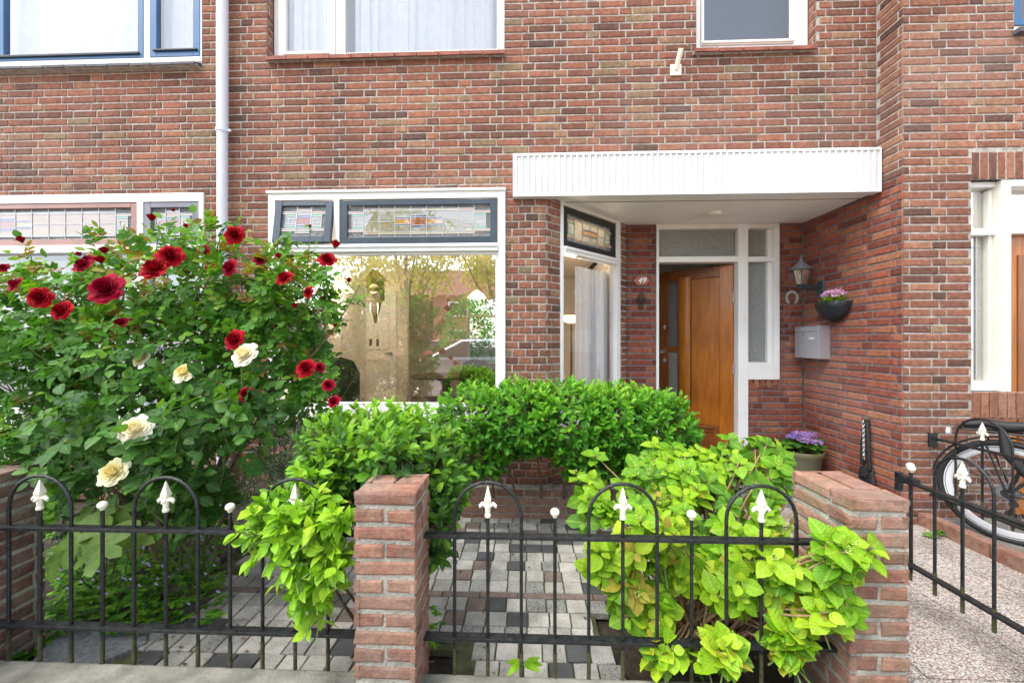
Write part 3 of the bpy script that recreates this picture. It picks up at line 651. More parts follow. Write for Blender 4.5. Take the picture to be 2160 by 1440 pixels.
uo = u.build('window', lh, bevel=.003)
M['red_refl'] = mat('red_brown_reflection', (.26, .10, .06), .22, var=.25, scale=5, coat=.6); M['greyblue'] = mat('grey_mauve_paint', (.14, .13, .16), .25, var=.25, scale=5, coat=.6)  # red-brown is a reflection on dark sash paint, put into the colour
transom(xmb+.004, x1-.046, ztb+.004, z1-.079, uo, 0, 3, m=M['greyblue'], clear=M['g_tan_refl']); transom(x0+.004, xma-.004, ztb+.004, z1-.079, uo, 0, 15, m=M['red_refl'], wv=.055, clear=M['g_tan_refl'])
pane(x0+.001, xma-.001, z0+.101, zta-.001, .03, M['glass_dim'], uo); pane(xmb+.021, x1-.043, z0+.101, zta-.001, .03, M['glass_dim'], uo)
# ---------------------------------------------------------------- right neighbour
rh = empty('terraced_house', (0, 0, 0), 0, 'right brick terraced house whose wall steps forward beside the porch', 'house')
w = MB(); XR = 6.5
NW = (onY(2050, 600, YN).x, onY(2140, 600, YN).x+1.6, onY(2100, 826, YN).z, onY(2100, 378, YN).z)
ND = (onY(2137, 700, YN).x, onY(2137, 700, YN).x+1.2, .05, NW[3])
NU = (onY(2141, 30, YN).x, 5.4, onY(2150, 66, YN).z, 4.95)
zl = NW[3]; zs_ = NW[2]
brick_wall(w, (XS, YN, 0), XA, XB, XR-XS, 0, TOP, M['brick_r'], M['mortar'],
    [H((NW[0], XR, NW[3]-.001, NW[3]+.215), XS), H(NW, XS), H((NW[0], NW[0]+.38, zs_-.205, zs_+.001), XS), H(ND, XS), H(NU, XS)], zb=TOPB, shift=.06)
sheet(w, Vector((XS, YN, 0)), XA, XB, XR-XS, NW[3], NW[3]+.215, [(0, NW[0]-XS, 0, 9)], M['mortar'], .006); sheet(w, Vector((XS, YN, 0)), XA, XB, NW[0]+.38-XS, zs_-.205, zs_, [(0, NW[0]-XS, 0, 9)], M['mortar'], .006)
for i in range(40):
    a = NW[0]-XS+i*.0635+.004
    if a < XR-XS-.1: one_brick(w, Vector((XS, YN, 0)), XA, XB, a, a+.052, NW[3]+.004, NW[3]+.205, M['brick_r'])
    if i < 6: one_brick(w, Vector((XS, YN-.006, 0)), XA, XB, a, a+.052, zs_-.2, zs_-.004, M['brick_r'])
# porch side wall (faces the path)
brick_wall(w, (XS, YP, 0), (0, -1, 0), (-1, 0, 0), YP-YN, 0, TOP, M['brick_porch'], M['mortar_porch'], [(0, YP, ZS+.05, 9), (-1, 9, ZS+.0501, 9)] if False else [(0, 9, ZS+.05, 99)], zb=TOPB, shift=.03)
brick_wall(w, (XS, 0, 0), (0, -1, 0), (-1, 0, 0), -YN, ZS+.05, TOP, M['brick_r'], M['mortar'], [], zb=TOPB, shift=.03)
w.build('wall', rh)
u = MB(); x0 = NW[0]; fx1 = onY(2137, 600, YN).x; yy = YN+.05
u.box(x0-.03, x0+.005, yy, yy+.1, zs_, zl, M['white']); u.box(fx1-.07, fx1, yy-.04, yy+.1, zs_-.0, zl, M['cream']); u.box(fx1-.1, fx1-.0705, yy+.02, yy+.1, zs_+.05, zl-.06, M['cream'])
u.box(x0+.005, fx1-.07, yy, yy+.1, zl-.04, zl, M['white']); u.box(x0+.005, fx1-.07, yy, yy+.1, zs_, zs_+.07, M['white']); zz0, zz1 = onY(2080, 492, YN).z, onY(2080, 478, YN).z
u.box(x0+.005, fx1-.0705, yy, yy+.095, zz0, zz1, M['white']); u.box(fx1, XR-.3, yy-.04, yy+.1, zl-.05, zl, M['white']); u.box(fx1, XR-.3, yy-.03, yy+.1, zz0, zz1, M['cream'])
uo = u.build('window', rh, bevel=.003)
pane(x0+.006, fx1-.11, zs_+.071, zz0-.001, yy+.06, M['glass'], uo); pane(x0+.006, fx1-.11, zz1+.001, zl-.041, yy+.06, M['glass'], uo); pane(fx1+.001, XR-.31, zz1+.001, zl-.051, yy+.06, M['glass'], uo)
l = MB()
for i in range(5): l.box(x0+.01, fx1-.11, yy+.052, yy+.058, zs_+.15+i*.24, zs_+.155+i*.24, M['lead'])
l.box(x0+.1, x0+.105, yy+.0525, yy+.0585, zs_+.08, zz0, M['lead']); l.box(fx1-.16, fx1-.155, yy+.0525, yy+.0585, zs_+.08, zz0, M['lead']); l.build('lead_came', uo)
nd = MB(); nx0, nx1 = fx1+.001, fx1+.95; nd.box(nx0, nx1, yy+.03, yy+.07, .06, zz0-.001, M['wood']); nd.box(nx0+.12, nx1-.12, yy+.022, yy+.0295, .3, zz0-.15, M['wood_dark']); nd.build('front_door', rh, bevel=.004)
u = MB(); u.box(NU[0], NU[1], YN+.03, YN+.1, NU[2], NU[2]+.06, M['white']); uo = u.build('window', rh)
s = MB(); s.frame(NU[0], NU[1], NU[2]+.061, NU[3], .06, YN+.02, YN+.07, M['blue'], wb=.05); s.build('sash', uo, bevel=.003); pane(NU[0]+.061, NU[1]-.061, NU[2]+.112, NU[3], YN+.05, M['glass_dim'], uo)
s = MB(); s.box(NU[0]-.02, NU[1], YN-.05, YN+.029, NU[2]-.035, NU[2]-.002, M['tile_slate']); s.build('window_sill', uo)
# ---------------------------------------------------------------- carcass of the houses: side walls, floors, unseen roof slabs, rooms
def shell(parent, name, boxes):
    b = MB()
    for (x0, x1, y0, y1, z0, z1, m) in boxes: b.box(x0, x1, y0, y1, z0, z1, m)
    return b.build(name, parent)
PL, CE, FL = M['plaster'], M['ceil'], M['floor_in']
BY = 5.2
shell(house, 'interior_wall', [(XPIPE+.0, XPIPE+.1, .3, BY, 0, 2.9, PL),                                   # party wall left
    (1.12, 1.2, 1.06, BY, 0, 2.62, PL), (1.2, 2.85, 2.9, 3.0, 0, 2.62, CE), (2.86, 2.95, .97, 3.0, 0, 2.62, PL),
    (XPIPE+.1, -1.3, BY, BY+.12, 0, 2.7, PL), (.2, 1.12, BY, BY+.12, 0, 2.7, PL), (-1.3, .2, BY, BY+.12, 2.35, 2.7, PL), (-1.3, .2, BY, BY+.12, 0, .75, PL),
    (XPIPE+.1, -1.9, 2.9, 3.0, 0, 2.7, PL)])
shell(house, 'interior_floor', [(XPIPE, 1.1, .12, BY, .12, .2, FL), (1.1, 2.85, 1.0, 3.0, 0, .05, M['tile'])])
for bx in ((XPIPE, 1.1, .12, BY+.1, 2.7, 2.78, CE), (1.1, 2.95, .99, 3.1, 2.68, 2.76, CE), (XPIPE, XS, .3, 1.4, TOP-.6, TOP-.5, CE)): shell(house, 'ceiling', [bx])
shell(house, 'interior_partition', [(XPIPE, XPIPE+.1, .2, 1.5, 2.9, TOP-.6, CE), (XPIPE, XS+.2, 1.5, 1.6, 2.9, TOP-.6, CE), (onY(1200, 60, 0).x, onY(1200, 60, 0).x+.1, .2, 1.5, 2.9, TOP-.6, CE), (XPIPE, XS, .2, 1.5, 2.9, 2.98, FL)])
shell(house, 'rear_wall', [(XPIPE, XR, BY+.12, BY+.3, 2.7, TOP, M['brick_soft']), (XL, -1.3, BY+.121, BY+.3, 0, 2.7, M['brick_soft']), (.2, XR, BY+.121, BY+.3, 0, 2.7, M['brick_soft'])])
shell(house, 'offscreen_roof', [(XPIPE, XS, -.5, 6, TOP, TOP+.25, M['tile_slate'])])  # flat slabs out of view, added over all three houses for shade
shell(lh, 'offscreen_roof', [(XL-6, XPIPE-.002, -.5, 6, TOP, TOP+.25, M['tile_slate'])])
shell(rh, 'offscreen_roof', [(XS+.002, XR+6, -.5, 6, TOP, TOP+.25, M['tile_slate']), ])
shell(lh, 'interior_wall', [(XL-.1, XL, .1, 2.5, 0, TOP, PL), (XL, XPIPE-.02, 2.5, 2.6, 0, TOP, PL), (XPIPE-.12, XPIPE-.02, .1, 2.5, 0, TOP-.1, PL), (XL, XPIPE-.12, .1, 2.5, 2.7, 2.8, CE), (XL, XPIPE-.12, .1, 2.5, .1, .2, FL), (XL-6, XL-.1, 0, .2, 0, TOP, M['brick_soft'])])
shell(rh, 'interior_wall', [(XS+.2, XR, 1.2, 1.3, 0, TOP, PL), (XR-.1, XR, 0, 1.2, 0, TOP, PL), (XS+.2, XR-.1, 0, 1.2, 2.75, 2.85, CE), (XR, XR+6, YN, 0, 0, TOP, M['brick_soft']), (XS+.01, XS+.1, -.1, .02, 2.7, TOP, PL)])
# ================================================================ ground
def struct(o, label=None): o['kind'] = 'structure'; return o
g = MB(); g.quad((-80, -80, -.03), (80, -80, -.03), (80, 80, -.03), (-80, 80, -.03), M['soil']); struct(g.build('ground'))
g = MB(); g.quad((-80, -60, -.02), (80, -60, -.02), (80, -3.9, -.02), (-80, -3.9, -.02), M['asphalt']); struct(g.build('street'))
g = MB(); g.box(-60, 60, -3.9, -2.2, -.1, .015, M['concrete']); struct(g.build('pavement'))
# concrete kerb under the fence
kb_ = MB(); zk = .13
kb_.box(-4.5, 1.13, -2.12, -1.868, -.05, zk, M['concrete']); struct(kb_.build('kerb', bevel=.012))
mo_ = MB(); mo_.box(-1.9, -.44, -1.866, -.29, -.02, .009, M['moss']); mo_.box(-.4399, .34, -1.6, -.29, -.02, .009, M['moss']); mo_.box(-.31, .34, -1.866, -1.601, -.02, .009, M['moss']); mo_.box(.3401, 1.05, -1.2, -.29, -.02, .009, M['moss']); struct(mo_.build('path_bed'))
# garden path of small square cobbles with a brick-coloured strip
t = MB(); T_ = .1055; random.seed(3)
row = 0; y = -1.868; jn = .0065
def tile(x0, x1, y0, y1, r, h=None):
    h = random.uniform(-.002, .002)+.02 if h is None else h; q = .003; j = lambda: random.uniform(-.001, .001)
    a = [(x0+j(), y0+j()), (x1+j(), y0+j()), (x1+j(), y1+j()), (x0+j(), y1+j())]; c = [(q, q), (-q, q), (-q, -q), (q, -q)]; t1, t2 = random.uniform(-.0012, .0012), random.uniform(-.0012, .0012)
    vs = [(p[0], p[1], h-.03) for p in a]+[(p[0], p[1], h-.004) for p in a]+[(p[0]+d[0], p[1]+d[1], h+(t1 if d[0] > 0 else t2)) for p, d in zip(a, c)]
    fs = [(8, 9, 10, 11)]
    for k in range(4): k2 = (k+1) % 4; fs += [(k, k2, 4+k2, 4+k), (4+k, 4+k2, 8+k2, 8+k)]
    t.add(vs, fs, M['tile'], r)
while y < -.30:
    if row == 6:
        x = -2.3
        while x < 1.05: tile(x, x+.2, y, y+.045, (.96+random.random()*.03)); x += .2045
        y += .05; row += 1; continue
    x = -2.35+random.uniform(0, .04); yo = y
    while x < 1.08:
        wx = T_*random.choice((1, 1, 1, 1, 1, 1, 1.02, .97)); r = random.random()
        edge = -1.86 + .12*math.sin(row*1.7)
        inside = x > edge and not (x < -.30 and x > -.46 and y < -1.62) and not (x > .32 and y < -1.25)
        if y > -.9: inside = x > -1.35 and x < .95
        if inside: tile(x, x+wx-jn, y, y+T_-jn, r)
        x += wx
    y += T_; row += 1
struct(t.build('garden_path'))
# pebble slabs of the path to the door and of the neighbour's path
gp = MB(); random.seed(5)
for ix in range(7):
    for iy in range(9):
        x0 = .62+ix*.52; y0 = -3.2+iy*.51
        if x0 > 4.5 or (y0+.5 > 0.9 and x0 > 2.9): continue
        if x0 < 1.0 and y0 < -1.3: continue
        m = M['pebble_blue'] if (ix*7+iy*3+ix*iy) % 5 == 2 else M['pebble']
        gp.box(x0, x0+.514, y0, y0+.505, -.05, .006+random.uniform(-.001, .001), m)
gp.box(-.3, XS, -.2, YP, -.05, .0305, M['pebble']) if False else gp.box(1.1, XS, .12, YP, -.05, .03, M['pebble_blue'])
struct(gp.build('pebble_path'))
kk = MB()
for i in range(5): kk.box(2.96, 3.04, -2.6+i*.475, -2.13+i*.475, -.04, .10, M['brick_pier'])
ko_ = kk.build('edging_kerb', bevel=.006); tag(ko_, 'low brown edging kerb along the pebble path under the bicycle wheel', 'kerb')
sg = MB(); sg.box(3.045, 5.5, -3, YN-.001, -.05, .05, M['concrete']); struct(sg.build('neighbour_paving'))
def slab(name, pts, z, m, label):
    b = MB(); n = len(pts); b.add([(p[0], p[1], z) for p in pts]+[(p[0], p[1], z-.05) for p in pts], [tuple(range(n))]+[(i, n+i, n+(i+1) % n, (i+1) % n) for i in range(n)], m); o = b.build(name, bevel=.008); tag(o, label, 'paving slab', 'grey edging slabs of the garden bed'); return o
q = [onZ(*p, .03) for p in ((70, 1402), (330, 1402), (520, 1310), (640, 1300), (560, 1275), (330, 1330))]
q = [onZ(60, 1400, .035), onZ(190, 1402, .035), onZ(310, 1352, .035), onZ(318, 1318, .035), onZ(180, 1316, .035), onZ(100, 1352, .035)]
slab('stone_slab', [(p.x, p.y) for p in q], .035, M['stonegrey'], 'grey speckled slab at the foot of the fence, left of the cobbled path')
q = [onZ(355, 1215, .04), onZ(420, 1212, .04), onZ(466, 1176, .04), onZ(440, 1158, .04), onZ(395, 1162, .04)]
slab('stone_slab', [(p.x, p.y) for p in q], .04, M['stonegrey'], 'grey speckled slab lying farther back under the rose bush')
# ================================================================ garden walls
def pier(name, x0, x1, y0, y1, zt, label, group='brick piers of the front fence', sides=('front', 'left', 'right', 'back'), cap='head', bm=None):
    c = .0615; w = MB(); bm = bm or M['brick_pier']; mm = M['mortar_pier']; wd = x1-x0; ly = y1-y0
    m_ = .006; w.box(x0+m_, x1-m_, y0+m_, y1-m_, -.02, zt-.012, mm)
    n = int(zt/c); hf = wd/2
    for k in range(-1, n):
        z1 = zt-(k+1)*c; za, zb = z1-c+.017, z1
        even = k % 2
        segf = [(0, wd)] if even else [(0, hf-.006), (hf+.006, wd)]
        for a, b in segf: one_brick(w, Vector((x0, y0, 0)), XA, Vector((0, -1, 0)), a+.001, b-.001, za, zb, bm, dep=.02, bev=.007, jit=.004)
        for a, b in segf: one_brick(w, Vector((x1, y1, 0)), Vector((-1, 0, 0)), Vector((0, 1, 0)), a+.001, b-.001, za, zb, bm, dep=.02, bev=.007, jit=.004)
        s = 0 if even else -hf; u = s
        L_ = .215
        while u < ly:
            wl = L_ if not (u == 0 and even) else .102
            a, b = max(u, .0015), min(u+wl-.011, ly-.0015)
            if b-a > .02:
                r = random.random()
                one_brick(w, Vector((x1, y0, 0)), Vector((0, 1, 0)), Vector((1, 0, 0)), a, b, za, zb, bm, dep=.02, bev=.007, jit=.004, r=r)
                one_brick(w, Vector((x0, y0, 0)), Vector((0, 1, 0)), Vector((-1, 0, 0)), a, b, za, zb, bm, dep=.02, bev=.007, jit=.004, r=r)
            u += wl
    # coping seen from above
    if cap == 'head': tops = [(.001, wd-.001, .001, .1)]; yy = .112
    else: tops = []; yy = .0015
    while yy < ly-.03:
        e = min(yy+.205, ly-.0015); tops += [(.0015, hf-.006, yy, e), (hf+.006, wd-.0015, yy, e)]; yy = e+.011
    for a, b, c_, d in tops: one_brick(w, Vector((x0, y0, zt)), XA, Vector((0, 0, 1)), a, b, c_, d, bm, W_=Vector((0, 1, 0)), dep=.02, bev=.006, jit=.002)
    o = w.build(name); tag(o, label, 'brick pier', group); return o
pm = onY(746, 1200, -2.0).x; pm1 = onY(877, 1200, -2.0).x
pier('brick_pier', pm, pm1, -2.0, -1.80, onY(812, 1039, -2.0).z, 'brick pier between the two fence panels, half hidden by overhanging leaves')
pr0, pr1 = onY(1794, 1200, -1.95).x, onY(1919, 1200, -1.95).x
pier('brick_pier', pr0, pr1, -1.95, -1.64, onY(1857, 1053, -1.95).z, 'brick pier at the right end of the fence beside the hydrangea')
lw = onY(96, 1200, -1.62).x
pier('brick_pier', lw-.215, lw, -2.4, -1.62, onY(96, 975, -1.62).z, 'pale mossy brick pier at the left end of the fence', bm=M['brick_soft'])
# ================================================================ iron fence panels
FY = -1.872
def arch_pts(x0, x1, zs, n=14):
    r = (x1-x0)/2; return [((x0+x1)/2-r*math.cos(PI*i/n), 0, zs+r*math.sin(PI*i/n)) for i in range(n+1)]
def spear(parent, x, z, sc=1):
    b = MB(); b.lathe((0, 0, 0), [(.001, -.002), (.011, 0), (.0125, .008), (.0095, .014), (.0105, .03), (.009, .045)], M['ivory'], 12)
    b.lathe((0, 0, 0), [(.009, .045), (.017, .062), (.0185, .066), (.002, .118), (.0005, .12)], M['ivory'], 4, a0=PI/4, a1=2*PI+PI/4)
    for s in (-1, 1): b.tube([(0, 0, .034), (s*.012, 0, .048), (s*.021, 0, .05), (s*.029, 0, .042), (s*.031, 0, .034)], [.008, .009, .008, .007, .003], M['ivory'], 8)
    b.tube([(0, 0, .034), (0, -.012, .046), (0, -.02, .038)], [.006, .007, .003], M['ivory'], 8)
    o = b.build('spear_finial', parent); o.location = (x, 0, z); o.scale = (sc,)*3; return o
def ball(parent, x, z):
    b = MB(); b.lathe((0, 0, 0), [(.0015, 0), (.008, .0), (.009, .004)]+[(.0175*math.sin(q), .019-.0155*math.cos(q)) for q in [PI*i/10 for i in range(2, 10)]]+[(.0005, .0345)], M['ivory'], 18)
    o = b.build('ball_finial', parent, smooth=True); o.location = (x, 0, z); return o
def fence_panel(name, x0, x1, start, zr1, zr0, zbot, label, cat, group, pitch=.125, phase=0, loc=(0, 0, 0), rz=0, zarch=.735):
    """start: x of the first arch's left bar; pattern left bar, spear bar, right bar, ball bar"""
    o = empty(name, loc, rz, label, cat, group)
    b = MB(); b.box(x0, x1, -.018, .018, zr1-.0065, zr1+.0065, M['iron']); b.build('rail', o, bevel=.001)
    b = MB(); b.box(x0, x1, -.018, .018, zr0-.0065, zr0+.0065, M['iron']); b.build('rail', o, bevel=.001)
    i = -8
    while True:
        x = start+i*pitch; k = i % 4
        if x > x1-.015: break
        if x > x0+.015:
            b = MB()
            if k == 0 and x+2*pitch < x1+.02:
                pts = [(x, 0, zbot), (x, 0, zr0), (x, 0, zr1), (x, 0, zarch-.05)]+arch_pts(x, x+2*pitch, zarch)+[(x+2*pitch, 0, zarch-.05), (x+2*pitch, 0, zr1), (x+2*pitch, 0, zr0), (x+2*pitch, 0, zbot)]
                b.tube(pts, .0067, M['iron'], 10); b.tube([(x, 0, zbot+.0), (x, 0, zbot+.11)], .0077, M['iron_moss'], 8); b.tube([(x+2*pitch, 0, zbot), (x+2*pitch, 0, zbot+.1)], .0077, M['iron_moss'], 8); b.build('arch_bar', o, smooth=True)
            elif k == 0: b.tube([(x, 0, zbot), (x, 0, zr1+.004)], .0067, M['iron'], 8); b.build('bar', o, smooth=True)
            elif k == 1:
                b.tube([(x, 0, zbot), (x, 0, .735)], .0068, M['iron'], 8); b.tube([(x, 0, zbot), (x, 0, zbot+.12)], .0073, M['iron_moss'], 8); b.build('bar', o, smooth=True); spear(o, x, .73)
            elif k == 3:
                b.tube([(x, 0, zbot), (x, 0, .735)], .0067, M['iron'], 8); b.tube([(x, 0, zbot), (x, 0, zbot+.1)], .0077, M['iron_moss'], 8); b.build('bar', o, smooth=True); ball(o, x, .733)
            elif k == 2 and x-2*pitch < x0+.015:
                b.tube([(x, 0, zbot), (x, 0, zr1+.004)], .0067, M['iron'], 8); b.build('bar', o, smooth=True)
        i += 1
    return o
zr1 = (onY(350, 1119, FY).z+onY(1300, 1132, FY).z)/2; zr0 = (onY(350, 1330, FY).z+onY(1300, 1346, FY).z)/2
xs = onY(283, 1200, FY).x; pl = (onY(690, 1200, FY).x-onY(17, 1200, FY).x)/10
fence_panel('iron_fence', -2.6, pm+.006, xs, zr1, zr0, zk-.01, 'black iron fence panel with white finials in front of the rose bush', 'fence', 'black iron fence panels with white finials', pl, loc=(0, FY, 0))
xs2 = onY(959, 1200, FY).x; pr_ = (onY(1680, 1200, FY).x-xs2)/10
fence_panel('iron_fence', pm1-.006, pr0+.006, xs2, zr1, zr0, zk-.01, 'black iron fence panel with white finials in front of the hydrangea', 'fence', 'black iron fence panels with white finials', pr_, loc=(0, FY, 0))
# open gate of the neighbour's path and the fence panel beside the bicycle; local +x runs away from the wall
gx, gy = 1.985, -1.17
ga = fence_panel('iron_gate', .0, 1.1, .19, .665, .24, .16, 'open black iron gate with white finials standing on the pebble path', 'gate', None, .125, loc=(gx, gy, 0), rz=-PI/2)
b = MB(); b.box(-.012, .012, -.014, .014, .60, .70, M['iron']); b.box(.02, .1, -.02, .02, .655, .69, M['iron']); b.build('latch', ga, bevel=.003); 
b = MB(); b.tube([(.07, 0, .2), (.07, 0, .72)], .0067, M['iron']); b.build('bar', ga, smooth=True); ball(ga, .07, .72)
fx = 3.06
gb = fence_panel('iron_fence', .0, 2.2, .17, .665, .24, .2, 'black iron fence panel fixed to the right neighbour wall beside the bicycle', 'fence', 'black iron fence panels with white finials', .17, loc=(fx, YN-.002, .0), rz=-PI/2, zarch=.70)
b = MB(); b.box(0, .014, -.03, .03, .60, .70, M['iron']); b.build('wall_bracket', gb, bevel=.002)
# ================================================================ wall things
def wall_pt(px, py): return onX(px, py, XS)
# letterbox
q0 = onX(1727, 720, XS-.108); q1 = onX(1676, 720, XS-.108); zb0 = onX(1740, 757, XS-.05).z; zb1 = onX(1740, 687, XS-.05).z
mb_ = empty('letterbox', (XS, (q0.y+q1.y)/2, zb0), 0, 'brushed steel letterbox on the porch side wall under the flower basket', 'letterbox')
hw = (q1.y-q0.y)/2; hh = zb1-zb0
b = MB(); b.box(-.10, -.001, -hw, hw, 0, hh, M['steel']); b.box(-.112, -.001, -hw-.004, hw+.004, hh+.0005, hh+.006, M['steel']); b.box(-.112, -.1005, -hw-.004, -hw+.006, 0, hh, M['steel']); b.build('box_body', mb_, bevel=.003)
b = MB(); b.box(-.108, -.1005, -hw+.008, hw-.002, .004, hh*.82, M['steel']); b.build('box_door', mb_, bevel=.002)
b = MB(); b.box(-.111, -.1005, -hw+.008, hw-.002, hh*.84, hh*.985, M['steel']); b.build('flap', mb_, bevel=.003)
b = MB(); b.tube([(-.108, .03, hh*.76), (-.114, .03, hh*.76)], .008, M['chrome'], 14); b.build('lock', mb_)
b = MB(); b.box(-.1095, -.1081, -.11, -.04, hh*.60, hh*.655, M['white']); b.build('name_plate', mb_)
# lantern
yl = onX(1733, 610, XS).y; zpl = onX(1733, 610, XS).z; la = onY(1690, 585, yl); zl_ = onY(1690, 602, yl).z
ln = empty('wall_lantern', (XS, yl, zpl), 0, 'green metal wall lantern with glass panes mounted in the porch corner', 'lantern')
lx_ = la.x-XS; zc_ = zl_-zpl
b = MB(); pro = [(.052, .085), (.066, .05), (.066, -.02), (.045, -.06), (.02, -.10)]
pts = [(-p[0]*.0, s*p[0]*.75, p[1]) for s in (1,) for p in pro]+[(0, -p[0]*.75, p[1]) for p in reversed(pro)]
K = len(pts); b.add([(-.001, p[1], p[2]) for p in pts]+[(-.018, p[1]*.85, p[2]*.92) for p in pts], [tuple(range(K, 2*K))]+[(i, (i+1) % K, K+(i+1) % K, K+i) for i in range(K)], M['green_metal']); b.build('back_plate', ln, bevel=.004)
b = MB(); b.tube([(-.02, 0, zc_-.022), (lx_-.03, 0, zc_-.022)], .011, M['green_metal'], 12)
sc_ = [(-.03, 0, -.03)]
for i in range(26): q_ = i/25*3.6*PI/2; sc_.append((-.075+.032*(1-i/30)*math.cos(q_+.5), 0, zc_-.065+.03*(1-i/30)*math.sin(q_+.5)))
b.tube([(lx_+.01, 0, zc_-.03), (lx_+.04, 0, zc_-.045), (-.11, 0, zc_-.085), (-.08, 0, zc_-.1), (-.05, 0, zc_-.075), (-.06, 0, zc_-.05), (-.085, 0, zc_-.055), (-.085, 0, zc_-.075)], .005, M['green_metal'], 8); b.build('bracket_arm', ln, smooth=True)
lh_ = .30; b = MB()
for i in range(6):
    a = PI/3*i; c, s = math.cos(a), math.sin(a)
    b.tube([(lx_+c*.045, s*.045, zc_), (lx_+c*.078, s*.078, zc_+.155)], .0045, M['green_metal'], 6)
b.lathe((lx_, 0, zc_), [(.0, -.03), (.018, -.03), (.02, -.01), (.045, -.006), (.05, .006), (.044, .012)], M['green_metal'], 6); b.lathe((lx_, 0, zc_+.155), [(.074, -.008), (.082, -.008), (.082, .003), (.07, .004)], M['green_metal'], 6); b.build('lantern_cage', ln)
b = MB(); b.lathe((lx_, 0, zc_), [(.044, .01), (.074, .15)], M['glass'], 6); b.build('pane', ln)
b = MB(); b.lathe((lx_, 0, zc_+.155), [(.098, -.004), (.10, .002), (.06, .035), (.035, .065), (.02, .078), (.02, .088), (.013, .094), (.009, .102), (.016, .112), (.009, .122), (.004, .142), (.0005, .145)], M['grey_metal'], 12); b.build('lantern_roof', ln)
b = MB(); b.tube([(lx_, 0, zc_+.01), (lx_, 0, zc_+.06)], .012, M['ivory'], 10); b.tube([(lx_, 0, zc_+.06), (lx_, 0, zc_+.12)], [.02, .016], M['ivory'], 10); b.build('bulb', ln, smooth=True)
# horseshoe on the porch back wall
hc = onY(1670, 628, YP-.004); b = MB(); K = 20; vs = []
for i in range(K+1):
    a = -.32*PI+1.64*PI*i/K; rr = .055
    for (dr, dy) in ((-.011, 0), (-.011, -.008), (.011, -.008), (.011, 0)): vs.append(((rr+dr)*math.cos(a), dy, (rr+dr)*math.sin(a)*1.15))
b.add(vs, [(4*i+j, 4*i+(j+1) % 4, 4*i+4+(j+1) % 4, 4*i+4+j) for i in range(K) for j in range(4)]+[(0, 1, 2, 3), (4*K+3, 4*K+2, 4*K+1, 4*K)], M['galv'])
hs_ = b.build('horseshoe', at=None); hs_.location = hc; tag(hs_, 'grey iron horseshoe hung on the porch brick wall beside the lantern', 'horseshoe')
# house number plate
nc = onY(1353, 592, YP-.006); pl_ = empty('house_number_plate', nc, 0, 'small brown lobed plate reading 49 in white beside the front door', 'house number')
b = MB(); K = 40; rim = []
for i in range(K):
    a = 2*PI*i/K; rr = 1+.06*math.cos(6*a); rim.append((.082*rr*math.cos(a), .052*rr*math.sin(a)))
b.add([(p[0], 0, p[1]) for p in rim]+[(p[0]*.94, -.008, p[1]*.92) for p in rim], [tuple(range(2*K-1, K-1, -1))]+[(i, (i+1) % K, K+(i+1) % K, K+i) for i in range(K)], M['terracotta']); b.build('plate', pl_)
def text_mesh(s, size, m, name, parent, loc, rot=(PI/2, 0, 0), shear=.3, ext=.0008):
    c = bpy.data.curves.new(name, 'FONT'); c.body = s; c.size = size; c.align_x = 'CENTER'; c.align_y = 'CENTER'; c.extrude = ext; c.shear = shear; c.offset = .0014
    t_ = bpy.data.objects.new('tmp', c); S.collection.objects.link(t_); dg = bpy.context.evaluated_depsgraph_get(); dg.update()
    me = bpy.data.meshes.new_from_object(t_.evaluated_get(dg)); bpy.data.objects.remove(t_); me.materials.clear(); me.materials.append(m)
    o = bpy.data.objects.new(name, me); link(o, parent); o.location = loc; o.rotation_euler = rot; return o
text_mesh('49', .084, M['white'], 'numerals', pl_, (0, -.0085, 0)); 
b = MB()
for s in (-1, 1): b.tube([(s*.058, -.0082, 0), (s*.066, -.0082, 0)], .0022, M['white'], 6); b.tube([(s*.073, -.008, 0), (s*.073, -.0105, 0)], .004, M['dark'], 8)
b.build('dash', pl_)
# iron cross
cc = onY(1352, 636, YP-.006); b = MB(); t0 = .011
outl = [(-.018, -.075), (.018, -.075), (.018, .005), (.045, .005), (.045, .035), (.018, .035), (.018, .08), (-.018, .08), (-.018, .035), (-.045, .035), (-.045, .005), (-.018, .005)]
for p, q_ in zip(outl, outl[1:]+outl[:1]): b.tube([(p[0], -.007, p[1]), (q_[0], -.007, q_[1])], .0055, M['dark'], 6)
b.tube([(0, -.005, -.06), (0, -.005, .06)], .0025, M['dark'], 6); b.tube([(-.03, -.005, .02), (.03, -.005, .02)], .0025, M['dark'], 6)
o = b.build('iron_cross'); o.location = cc; tag(o, 'small open-work black iron cross on the brick below the number plate', 'cross')
# smoke detector like lamp on soffit
lc = onZ(1509, 449, ZS); b = MB(); b.lathe((0, 0, 0), [(.0, -.028), (.05, -.026), (.062, -.012), (.064, 0)], M['ivory'], 24); b.tube([(-.06, 0, -.004), (-.1, .08, -.006), (-.16, .2, -.005), (-.17, .3, -.004)], .0035, M['ivory'], 6)
o = b.build('ceiling_light', smooth=True); o.location = lc; tag(o, 'round cream fitting with a loose wire under the porch canopy', 'ceiling light')
# flag holder
fl = onY(1425, 149, 0); fh = empty('flag_holder', fl, 0, 'small white flagpole holder on the brick below the right upstairs window', 'flag holder')
b = MB(); b.box(-.045, .045, -.012, .004, -.045, .045, M['ivory']); b.build('plate', fh, bevel=.003); b = MB(); b.tube([(0, -.01, 0), (.012, -.09, .12)], .02, M['ivory'], 14); b.build('tube', fh, smooth=True)
